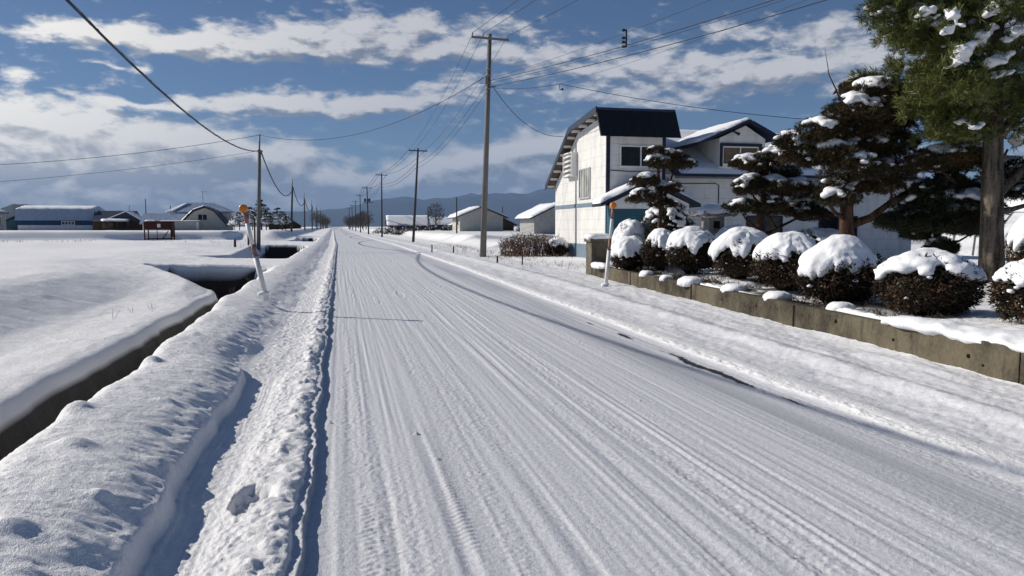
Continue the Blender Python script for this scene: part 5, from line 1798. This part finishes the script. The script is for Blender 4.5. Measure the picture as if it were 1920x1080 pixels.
def barn():
    """long barn: steep sheet slope above a blue band and a white foot"""
    x0, x1, y = -44.2, -34.2, 120.0
    zb = 1.05
    o = thing('barn', (-39.2, y, zb), 'long snow topped barn with blue band, pale sheet slope and white foot', 'barn')
    MB().box(x0 + .3, x1 - .2, y - .02, y + 5.5, zb - .5, zb + .75).obj('wall', M['pale_wall'], o, label='white foot of the barn wall')
    MB().box(x0 + .0, x1 - .2, y - .04, y + 5.5, zb + .752, zb + 1.42).obj('wall', M['barn_blue'], o, label='blue band of the barn wall')
    r = MB().prism([(x0, y - .18, zb + 1.42), (x0 + .05, y + .25, zb + 3.0), (x0 + .05, y + 2.9, zb + 3.42), (x0 + .05, y + 5.4, zb + 3.0), (x0, y + 5.9, zb + 1.42)], (x1 - x0, 0, 0))
    r.obj('roof', M['barn_roof'], o, label='steep pale sheet roof slope')
    sheet_snow('roof_snow', [(x0 + .1, y + .24, zb + 3.01), (x1, y + .24, zb + 3.01), (x1, y + 2.9, zb + 3.43), (x0 + .1, y + 2.9, zb + 3.43)], .18, o, 40, 10, 3, .05)
    sheet_snow('roof_snow', [(x0 + .1, y + 2.9, zb + 3.43), (x1, y + 2.9, zb + 3.43), (x1, y + 5.3, zb + 3.01), (x0 + .1, y + 5.3, zb + 3.01)], .18, o, 40, 10, 4, .05)
    window(o, 'y', x1 - 4.1, x1 - 2.5, zb + .85, zb + 1.25, y - .04, 1, 'glass_brown', 'white_paint', .06, 3)
    MB().prism([(x0 - 1.9, y + .5, zb - .4), (x0 - 1.9, y + .5, zb + .95), (x0 - .01, y + .5, zb + 1.9), (x0 - .01, y + .5, zb - .4)], (0, 4, 0)).obj('lean_to', M['teal'], o, label='teal lean-to at the barn left end')
    lt = MB().prism([(x0 - 2.2, y + .2, zb + .88), (x0 - .02, y + .2, zb + 2.0), (x0 - .02, y + .2, zb + 2.12), (x0 - 2.2, y + .2, zb + 1.0)], (0, 4.6, 0)).obj('lean_to_roof', M['navy_roof'], o)
    return o


barn()


def farmhouse():
    y, zb = 118.0, 1.02
    o = thing('farmhouse', (-30.5, y, zb), 'dark farmhouse with navy gable and snowy porch roof beside the long barn', 'house')
    MB().box(-33.7, -27.6, y, y + 6, zb - .4, zb + 1.45).obj('wall', M['brown_wood'], o)
    MB().prism([(-33.9, y - .3, zb + 1.4), (-33.9, y + 3, zb + 2.85), (-33.9, y + 6.2, zb + 1.4)], (5.2, 0, 0)).obj('roof', M['navy_roof'], o)
    g = MB().prism([(-31.6, y - .6, zb + 1.62), (-27.2, y - .6, zb + 1.35), (-29.3, y - .6, zb + 2.62)], (0, 3.4, 0)).obj('gable', M['navy_roof'], o, label='navy gable face')
    v = MB()
    v.prism([(-31.9, y - .8, zb + 1.50), (-29.3, y - .8, zb + 2.66), (-29.3, y - .8, zb + 2.78), (-31.9, y - .8, zb + 1.62)], (0, 3.6, 0))
    v.prism([(-29.299, y - .8, zb + 2.66), (-26.9, y - .8, zb + 1.18), (-26.9, y - .8, zb + 1.30), (-29.299, y - .8, zb + 2.78)], (0, 3.6, 0))
    v.obj('gable_snow', M['snow_soft'], g)
    p = MB().prism([(-33.4, y - 2.0, zb + 1.22), (-33.4, y - .02, zb + 1.52), (-33.4, y - .02, zb + 1.62), (-33.4, y - 2.0, zb + 1.32)], (4.8, 0, 0)).obj('porch_roof', M['navy_roof'], o)
    sheet_snow('porch_snow', [(-32.0, y - 2.0, zb + 1.33), (-28.8, y - 2.0, zb + 1.33), (-28.8, y - .65, zb + 1.53), (-32.6, y - .65, zb + 1.53)], .22, p, 20, 8, 5, .02)
    for x in (-33.2, -31.5, -30.2, -28.8):
        MB().box(x - .07, x + .07, y - 1.8, y - 1.66, zb - .3, zb + 1.24).obj('post', M['brown_wood'], o)
    window(o, 'y', -32.6, -31.2, zb + .35, zb + 1.1, y, 1, 'glass_brown', 'brown_wood', .06, 1)
    window(o, 'y', -30.4, -29.2, zb + .35, zb + 1.1, y, 1, 'glass_dark', 'brown_wood', .06, 1)
    MB().tube([(-29.15, y + .5, zb + 2.7), (-29.1, y + .5, zb + 3.6)], .035, 6).obj('roof_rod', M['steel'], o)
    MB().box(-27.35, -25.2, y + .2, y + 3, zb - .4, zb + 1.05).obj('side_shed', M['barn_roof'], o, label='low bluish side shed')
    sheet_snow('shed_snow', [(-27.4, y, zb + 1.06), (-25.1, y, zb + 1.06), (-25.1, y + 3, zb + 1.2), (-27.4, y + 3, zb + 1.2)], .16, o, 12, 8, 9, .03)
    MB().prism([(-27.2, y + 4, zb - .3), (-25.9, y + 4, zb - .3), (-25.9, y + 4, zb + 2.0), (-27.2, y + 4, zb + 2.0)], (0, 2, 0)).obj('rear_shed', M['barn_roof'], o)
    return o


farmhouse()


def gambrel_house():
    y, zb = 110.0, 1.05
    o = thing('gambrel_house', (-18.0, y, zb), 'pale gambrel roofed farmhouse with one attic window and snowy left slope', 'house')
    prof = [(-21.1, 0.0), (-21.1, .62), (-19.15, 2.55), (-17.75, 3.05), (-16.6, 2.55), (-15.2, .85), (-15.2, 0.0)]
    MB().prism([(x, y, zb + z - (.5 if z == 0 else 0)) for x, z in prof], (0, 8, 0)).obj('wall', M['cream_wall'], o)
    r = MB()
    segs = [(-21.4, .45), (-19.2, 2.62), (-17.75, 3.14), (-16.5, 2.62), (-14.85, .62)]
    for (a, b) in zip(segs[:-1], segs[1:]):
        r.prism([(a[0], y - .4, zb + a[1]), (b[0], y - .4, zb + b[1]), (b[0], y - .4, zb + b[1] + .15), (a[0], y - .4, zb + a[1] + .15)], (0, 9, 0))
    rf = r.obj('roof', M['navy_roof'], o)
    sheet_snow('roof_snow', [(-21.35, y - .38, zb + .62), (-19.2, y - .38, zb + 2.78), (-19.2, y + 2.0, zb + 2.78), (-20.9, y + 2.2, zb + 1.0)], .13, o, 14, 10, 3, .03)
    sheet_snow('roof_snow', [(-19.25, y - .38, zb + 2.78), (-17.75, y - .38, zb + 3.30), (-17.75, y + 3, zb + 3.30), (-19.25, y + 3, zb + 2.78)], .13, o, 14, 10, 4, .03)
    window(o, 'y', -18.6, -17.5, zb + 1.45, zb + 2.15, y, 1, 'glass_dark', 'alu', .08, 1)
    # upper wing turned across behind
    w = MB().prism([(-22.6, y + 4, zb + 1.0), (-14.9, y + 4, zb + 1.0), (-14.9, y + 4, zb + 2.62), (-22.6, y + 4, zb + 2.62)], (0, 4, 0)).obj('wing', M['pale_wall'], o)
    MB().prism([(-23.2, y + 3.2, zb + 2.55), (-20.6, y + 5.8, zb + 3.85), (-17.5, y + 5.8, zb + 3.85), (-14.6, y + 3.2, zb + 2.65)], (0, .12, -.13)).obj('wing_roof', M['barn_roof'], w)
    MB().raw([(-23.2, y + 3.2, zb + 2.56), (-14.6, y + 3.2, zb + 2.56), (-17.5, y + 5.8, zb + 3.9), (-20.6, y + 5.8, zb + 3.9), (-23.2, y + 8.6, zb + 2.56), (-14.6, y + 8.6, zb + 2.56)],
             [(0, 1, 2, 3), (0, 3, 4), (1, 5, 2), (3, 2, 5, 4), (0, 4, 5, 1)]).obj('wing_roof', M['barn_roof'], w)
    sheet_snow('roof_snow', [(-23.3, y + 3.15, zb + 2.58), (-22.4, y + 3.15, zb + 2.60), (-20.6, y + 5.6, zb + 3.93), (-21.3, y + 5.6, zb + 3.75)], .10, w, 10, 8, 5, .0)
    a = MB().tube([(-18.9, y + 5.8, zb + 3.8), (-18.9, y + 5.8, zb + 5.5)], .03, 6).tube([(-19.1, y + 5.8, zb + 5.42), (-18.4, y + 5.8, zb + 5.42)], .025, 5).tube([(-18.9, y + 5.5, zb + 5.2), (-18.9, y + 6.1, zb + 5.2)], .02, 5)
    a.obj('antenna', M['steel'], o)
    return o


gambrel_house()
gable_house('farm_shed', -23.2, 113.0, 5.0, 4.5, 1.0, 2.15, 0, 'low blue roofed shed left of the gambrel farmhouse', 'cream_wall', 'barn_roof', 1.05, .05, None, .3, [(-.9, .3, .4, .9)], cat='shed', snow_sides=(1,))
st = thing('storage_box', (-20.3, 107.6, 1.05), 'pale flat roofed storage container in front of the gambrel farmhouse', 'container')
MB().box(-22.6, -17.95, 106.5, 108.7, .7, 2.30).obj('body', M['grey_metal_wall'], st)
sheet_snow('roof_snow', [(-22.6, 106.5, 2.31), (-17.95, 106.5, 2.31), (-17.95, 108.7, 2.31), (-22.6, 108.7, 2.31)], .10, st, 16, 8, 3, .02)
MB().box(-18.25, -17.99, 106.46, 106.49, 1.0, 2.2).obj('door', M['pale_wall'], st)

# grey shed at the far left frame edge
gs = gable_house('grey_shed', -45.6, 112.0, 4.2, 5.0, 2.4, 3.3, 90, 'grey weathered shed cut off by the left frame edge', 'grey_metal_wall', 'navy_roof', 1.0, .08, None, .3, [(-.6, .6, .5, 1.9)], 'glass_curtain', cat='shed')

# rusty red frame in the field
fr = thing('field_frame', (-12.8, 60.0, .5), 'rusty red steel cage frame with boarded top standing in the field', 'frame')
fx0, fx1, fy0, fy1, fz0 = -13.68, -11.92, 59.5, 60.6, gz(-12.8, 59.8) - .05
bars = MB()
for x in (fx0, fx1):
    for yy in (fy0, fy1):
        bars.box(x - .035, x + .035, yy - .035, yy + .035, fz0, fz0 + 1.42)
for x in (-12.85,):
    bars.box(x - .02, x + .02, fy0 - .02, fy0 + .02, fz0, fz0 + .95)
bars.box(fx0 + .036, fx1 - .036, fy0 - .03, fy0 + .03, fz0 + .16, fz0 + .22).box(fx0 + .036, fx1 - .036, fy1 - .03, fy1 + .03, fz0 + .16, fz0 + .22)
bars.tube([(-12.5, fy0, fz0 + .2), (-12.1, fy0, fz0 + .75)], .03, 6)
bars.obj('steel_bars', M['rust'], fr)
tb = MB()
tb.box(fx0 + .04, fx1 - .04, fy0 - .05, fy0 - .03, fz0 + .86, fz0 + 1.40).box(fx0 + .04, fx1 - .04, fy1 + .03, fy1 + .05, fz0 + .86, fz0 + 1.40)
tb.box(fx1 + .037, fx1 + .05, fy0, fy1, fz0 + .3, fz0 + 1.35).box(fx0 - .05, fx0 - .037, fy0, fy1, fz0 + .86, fz0 + 1.40)
tb.obj('boarding', M['rust'], fr)
MB().box(-12.82, -12.60, fy0 - .075, fy0 - .055, fz0 + 1.0, fz0 + 1.25).obj('white_plate', M['pale_wall'], fr)
sheet_snow('snow_on_top', [(fx0, fy0, fz0 + 1.43), (fx0 + .8, fy0, fz0 + 1.43), (fx0 + .8, fy1, fz0 + 1.43), (fx0, fy1, fz0 + 1.43)], .10, fr, 10, 8, 2, .02)
MB().box(fx0 - .03, fx1 + .03, fy0 - .03, fy1 + .03, fz0 + 1.405, fz0 + 1.43).obj('top_board', M['rust'], fr)

# thin far poles on the left and right
for (x, y, h, lab) in ((-29.6, 130, 4.9, 'dark pole rising behind the navy gable farmhouse'), (-27.0, 135, 4.0, 'thin grey pole between the farmhouse and the blue roofed shed'),
                       (12.3, 84.0, 3.9, 'thin dark pole in the field left of the cream hall'), (23.2, 112, 3.6, 'thin pole right of the cream hall'),
                       (15.3, 140, 4.2, 'thin pale far pole beside the bare tree')):
    zb = gz(x, y)
    MB().tube([(x, y, zb - .3), (x, y, zb + h)], [.09, .06], 8).top('thin_pole', M['pole_dark'], (x, y, zb), lab, 'pole', 'thin poles in the fields', True)
for (x, y, h, w, lab) in ((-5.75, 45.0, .42, .07, 'short dark stake in the left field snow'), (-5.62, 50.2, 2.0, .06, 'left of two dark stakes behind the leaning snow post'), (-5.28, 50.6, 1.9, .055, 'right of two dark stakes behind the leaning snow post'),
                          (-6.6, 92, .8, .08, 'stubby stake on the snow mound by the second left pole'), (5.35, 47.0, .45, .04, 'short dark stake on the right verge before the near pole'), (6.1, 43.0, .4, .04, 'dark stake just left of the near pole foot'),
                          (6.9, 29.5, .55, .03, 'thin stake on the verge left of the gate pillar'), (6.2, 31.0, .28, .04, 'stubby stake on the verge below the hedge')):
    zb = gz(x, y)
    MB().tube([(x, y, zb - .2), (x + .01, y, zb + h * .9), (x + .01, y, zb + h)], [w, w * .9, w * .6], 8).top('wooden_stake', M['brown_wood'], (x, y, zb), lab, 'stake', 'stakes in the snow', True)

# ------------------------------------------------------------------ buildings beyond the road on the right
gable_house('cream_hall', 19.4, 112.0, 7.4, 6.2, 2.05, 3.30, 90, 'cream gable fronted hall behind the near power pole', 'cream_wall', 'navy_roof', 1.0, .28, None, .7, [], cat='house', snow_sides=(0, 1))
MB().box(16.24, 16.285, 109.6, 110.5, 1.9, 2.6).top('hall_window', M['glass_dark'], (16.26, 110, 2.2), 'small dark window on the sunlit side of the cream hall', 'window')
gable_house('long_shed', 25.2, 128.0, 7.0, 5.0, 1.0, 2.2, 90, 'low dark roofed shed right behind the cream hall', 'brown_wood', 'navy_roof', 1.0, .04, None, .5, [], cat='shed')
gable_house('garage', 20.6, 75.0, 6.0, 5.2, 1.50, 2.75, 90, 'snow roofed garage just left of the white house', 'grey_metal_wall', 'navy_roof', 1.0, .22, None, .5, [(-1.6, 1.6, .15, 1.1)], cat='garage')
for (x, y, w, d, he, hr, rot, lab, wl, rf) in (
        (12.4, 150, 7, 6, 1.0, 2.6, 0, 'brown roofed farm building left of the second power pole', 'brown_wood', 'soffit'),
        (19.3, 165, 9, 6, 1.1, 2.5, 0, 'snow covered farm building right of the second power pole', 'brown_wood', 'navy_roof'),
        (23.6, 150, 4, 5, 1.0, 1.9, 90, 'small brown shed left of the cream hall', 'brown_wood', 'soffit'),
        (-11.2, 165, 6, 6, .9, 2.9, 90, 'little dark gabled house by the third left pole', 'brown_wood', 'soffit')):
    gable_house('far_farmhouse', x, y, w, d, he, hr, rot, lab, wl, rf, 1.0, .20 if 'snow' in lab else .05, 'far farm buildings', .6, [(-1.2, .2, .3, .9)])


# ------------------------------------------------------------------ greenhouse tunnel beyond the garden
def greenhouse():
    o = thing('greenhouse', (25.4, 22.0, .6), 'snow covered greenhouse tunnel behind the big pine trunk', 'greenhouse')
    hoops = MB()
    n = 14
    ys = np.linspace(16.0, 26.0, 11)
    prof = [(25.4 - 2.9 * math.cos(math.pi * i / n), .55 + 2.25 * math.sin(math.pi * i / n) ** .8) for i in range(n + 1)]
    for yy in ys:
        hoops.tube([(x, yy, z) for x, z in prof], .022, 6)
    hoops.obj('hoop', M['steel'], o, True)
    v = [(x + (25.4 - x) * .012, yy, z - .02) for yy in ys for x, z in prof]
    f = [(j * (n + 1) + i, j * (n + 1) + i + 1, (j + 1) * (n + 1) + i + 1, (j + 1) * (n + 1) + i) for j in range(len(ys) - 1) for i in range(n)]
    MB().raw(v, f).obj('film', M['plastic'], o, True)
    up = [(x, z) for x, z in prof if z > 1.9]
    sheet = MB()
    v = []
    for yy in np.linspace(15.9, 26.1, 30):
        for i, (x, z) in enumerate(up):
            v.append((x, yy, z + .04 + .10 * math.sin(math.pi * i / (len(up) - 1)) + .02 * float(vnoise(yy * 1.3, i * .7))))
    m_ = len(up)
    f = [(j * m_ + i, j * m_ + i + 1, (j + 1) * m_ + i + 1, (j + 1) * m_ + i) for j in range(29) for i in range(m_ - 1)]
    so = sheet.raw(v, f).obj('snow_cover', M['snow_soft'], o, True)
    md = so.modifiers.new('t', 'SOLIDIFY')
    md.thickness = .08
    md.offset = 0
    return o


greenhouse()


# ------------------------------------------------------------------ far trees
def far_pine(x, y, h, r, label, seed, grp, snow=True):
    g = np.random.default_rng(seed)
    zb = gz(x, y)
    o = thing('pine_tree', (x, y, zb), label, 'tree', grp)
    MB().tube([(x, y, zb - .2), (x + g.uniform(-.1, .1), y, zb + h * .5), (x, y, zb + h)], [h * .03, h * .02, h * .006], 7).obj('trunk', M['bark_red'], o, True)
    parts, balls = [], []
    tiers = 5
    for i in range(tiers):
        z = zb + h * (.34 + .62 * i / (tiers - 1))
        rr = r * (1 - .75 * i / (tiers - 1))
        for j in range(5 if i < 3 else 3):
            a = g.uniform(0, 6.28)
            c = (x + math.cos(a) * rr * .65, y + math.sin(a) * rr * .65, z + g.uniform(-.1, .1))
            q = rr * g.uniform(.35, .55) + .05
            parts.append(pad_foliage(c, (q, q, q * .45), g, 46, h * .05, 7, h * .008))
            if snow:
                balls.append((c[0], c[1], c[2] + q * .34, q * .75, q * .75, q * .22))
    foliage('crown', parts, M['far_pine'], o)
    if snow:
        snow_blobs('snow_on_crown', balls, o, .09, 1)
    return o


pl = [(-11.6, 95, 2.0, 1.0), (-10.7, 97, 2.6, 1.2), (-10.0, 94, 2.1, 1.1), (-9.4, 98, 3.6, 1.3), (-8.7, 96, 2.3, 1.1), (-8.1, 95, 1.9, 1.0), (-7.5, 97, 2.5, 1.2), (-7.0, 99, 2.2, 1.0), (-6.5, 96, 1.8, .9), (-12.5, 98, 1.6, .9)]
pl_lab = ['small snowy pine in the far orchard, behind the leaning snow post', 'snowy far pine just left of the two dark stakes', 'short wide snowy pine below the near left pole', 'tallest snowy pine of the far cluster, beside the near left pole',
          'snowy far pine immediately right of the near left pole', 'low snowy pine right of the near left pole', 'snowy pine midway between the near and second left poles', 'narrow snowy pine left of the second left pole',
          'smallest snowy pine close to the second left pole', 'lowest snowy pine at the left end of the cluster, beside the gambrel farmhouse']
for i, (x, y, h, r) in enumerate(pl):
    far_pine(x, y, h, r, pl_lab[i], 100 + i, 'snowy pines of the far left cluster')


def bare_tree(x, y, h, r, label, seed, grp, mt='far_tree', n=520, twig=.42):
    g = np.random.default_rng(seed)
    zb = gz(x, y) if abs(x) < 300 else 1
    o = thing('bare_tree', (x, y, zb), label, 'tree', grp)
    t = MB().tube([(x, y, zb - .2), (x + g.uniform(-.15, .15), y, zb + h * .35), (x + g.uniform(-.2, .2), y, zb + h * .75)], [h * .028, h * .02, h * .008], 7)
    for i in range(9):
        z0 = zb + h * g.uniform(.25, .6)
        a = g.uniform(0, 6.28)
        t.tube([(x, y, z0), (x + math.cos(a) * r * .5, y + math.sin(a) * r * .5, z0 + h * .2), (x + math.cos(a) * r * .8, y + math.sin(a) * r * .8, z0 + h * .36)], [h * .011, h * .007, h * .003], 5)
    t.obj('trunk', M['bark_red'], o, True)
    d = rand_dirs(n, g)
    q = g.random(n) ** .4
    c = np.array([x, y, zb + h * .62]) + d * np.array([r, r, h * .38]) * q[:, None]
    parts = [tufts_np(c, d + np.array([0, 0, .8]), g, 5, h * .12 * twig / .42, h * .0065, .6)]
    foliage('crown', parts, M[mt], o)
    return o


bare_tree(17.4, 146, 4.9, 1.55, 'lone bare tree left of the cream hall', 140, None, n=380)
k = 0
tl = []
gt = np.random.default_rng(9)
for i in range(26):
    side = 1 if i < 17 else -1
    if side == 1:
        y = 235 + i * 17 + gt.uniform(-5, 5)
        x = 5.6 + float(far_shift(np.array(y))) + 2.4 + gt.uniform(-.8, 2.6)
        h = gt.uniform(3.4, 6.2) * (1.0 if i < 10 else 1.25)
    else:
        y = 330 + (i - 17) * 30 + gt.uniform(-8, 8)
        x = -6.8 + float(far_shift(np.array(y))) * .6 - gt.uniform(0, 2.2)
        h = gt.uniform(4.2, 6.5)
    lab = 'dark bare tree of the roadside thicket at the right far end of the road' if side == 1 else 'hazy bare tree lining the left far end of the road'
    bare_tree(x, y, h, h * .42, lab, 150 + i, 'roadside trees on the right far end' if side == 1 else 'roadside trees on the left far end', 'far_tree', 330, .5)

# low far shrubs and hedge scraps in the right fields
sh = [(8.4, 118, .9), (9.6, 122, 1.1), (10.7, 117, .8), (12.0, 125, 1.2), (13.4, 121, .9), (14.6, 126, 1.0), (15.8, 119, .8), (16.6, 127, 1.1), (7.6, 128, 1.3), (18.2, 130, .9), (6.9, 141, 1.4), (20.5, 131, .9), (9.0, 139, 1.2), (23.5, 101, .8), (24.6, 99, .9)]
for i, (x, y, h) in enumerate(sh):
    g = np.random.default_rng(300 + i)
    zb = gz(x, y)
    o = thing('field_shrub', (x, y, zb), 'low dark shrub flecked with snow in the right hand field', 'shrub', 'low shrubs across the right fields')
    n = 160
    d = rand_dirs(n, g)
    d[:, 2] = np.abs(d[:, 2])
    c = np.array([x, y, zb]) + d * np.array([h * .95, h * .6, h * .75]) * (g.random(n) ** .5)[:, None]
    foliage('twigs', [tufts_np(c, d + np.array([0, 0, .7]), g, 6, h * .32, .03, .7)], M['far_tree'], o)
    snow_blobs('clinging_snow', [(x + g.uniform(-.7, .7) * h, y + g.uniform(-.4, .4), zb + h * g.uniform(.3, .75), h * .16, h * .16, h * .09) for j in range(7)], o, .07, 1)['kind'] = 'stuff'


# ------------------------------------------------------------------ dry grass: verge, ditch edge and field
def grass():
    g = np.random.default_rng(77)
    ctr = []
    for i in range(300):
        y = g.uniform(24, 60)
        x = float(wall_x(y)) - .1 + g.normal(0, .55) + .3
        ctr.append((x, y))
    for i in range(120):
        ctr.append((g.uniform(6.9, 10.5), g.uniform(33.5, 36.5)))
    for i in range(90):
        ctr.append((g.uniform(-23.5, -15.5), g.uniform(52.5, 55.5)))
    for i in range(70):
        ctr.append((g.uniform(-4.6, -3.15), g.uniform(12, 20)) if i % 14 == 0 else (g.uniform(-2.6, -2.05), g.uniform(5, 20)))
    for i in range(60):
        ctr.append((g.uniform(-12, -4), g.uniform(44, 58)))
    c = np.array([(x, y, gz(x, y)) for x, y in ctr])
    parts = [tufts_np(c, np.tile([0, 0, 1.0], (len(c), 1)), g, 4, .22, .007, .6)]
    v, f = join_np(parts)
    o = link('dry_grass', mesh_np('dry_grass', v, f), M['dry_twigs'])
    tag(o, 'thin dry grass stalks poking through the snow', 'grass', None, 'stuff')
    # ground cover under the garden bushes
    n = 1700
    y = g.uniform(7.8, 22, n)
    x = np.array([float(wall_x(t)) for t in y]) + .18 + np.abs(g.normal(0, .45, n))
    z = np.array([gz(a, b) for a, b in zip(x, y)])
    c = np.stack([x, y, z], -1)
    keep = fbm(x * 1.3, y * 1.3, 2) > -.1
    c = c[keep]
    v, f = tufts_np(c, np.tile([0, 0, .6], (len(c), 1)), g, 5, .10, .010, 1.0)
    o = link('ground_cover', mesh_np('ground_cover', v, f), M['yew_leaves'])
    tag(o, 'low brown ground cover under the clipped bushes', 'ground cover', None, 'stuff')


grass()


# ------------------------------------------------------------------ air
def build_haze():
    me = bpy.data.meshes.new('haze')
    bm = bmesh.new()
    bmesh.ops.create_cube(bm, size=1.0)
    for v in bm.verts:
        v.co = Vector((v.co.x * 49000, v.co.y * 49000, -3.0 + (v.co.z + 0.5) * 1100))
    bm.to_mesh(me)
    bm.free()
    m = bpy.data.materials.new('air')
    m.use_nodes = True
    k = NG(m.node_tree)
    k.n.clear()
    o = k.add('ShaderNodeOutputMaterial')
    pv = k.add('ShaderNodeVolumePrincipled')
    pv.inputs['Color'].default_value = (0.40, 0.62, 1.0, 1)
    pv.inputs['Density'].default_value = 5.4e-5
    pv.inputs['Anisotropy'].default_value = 0.0
    k.put(o.inputs['Volume'], pv.outputs[0])
    ob = link('haze', me, m)
    tag(ob, 'thin blue winter haze in front of the far mountains', 'haze', None, 'stuff')


build_haze()

bpy.data.scenes.remove(WORK)
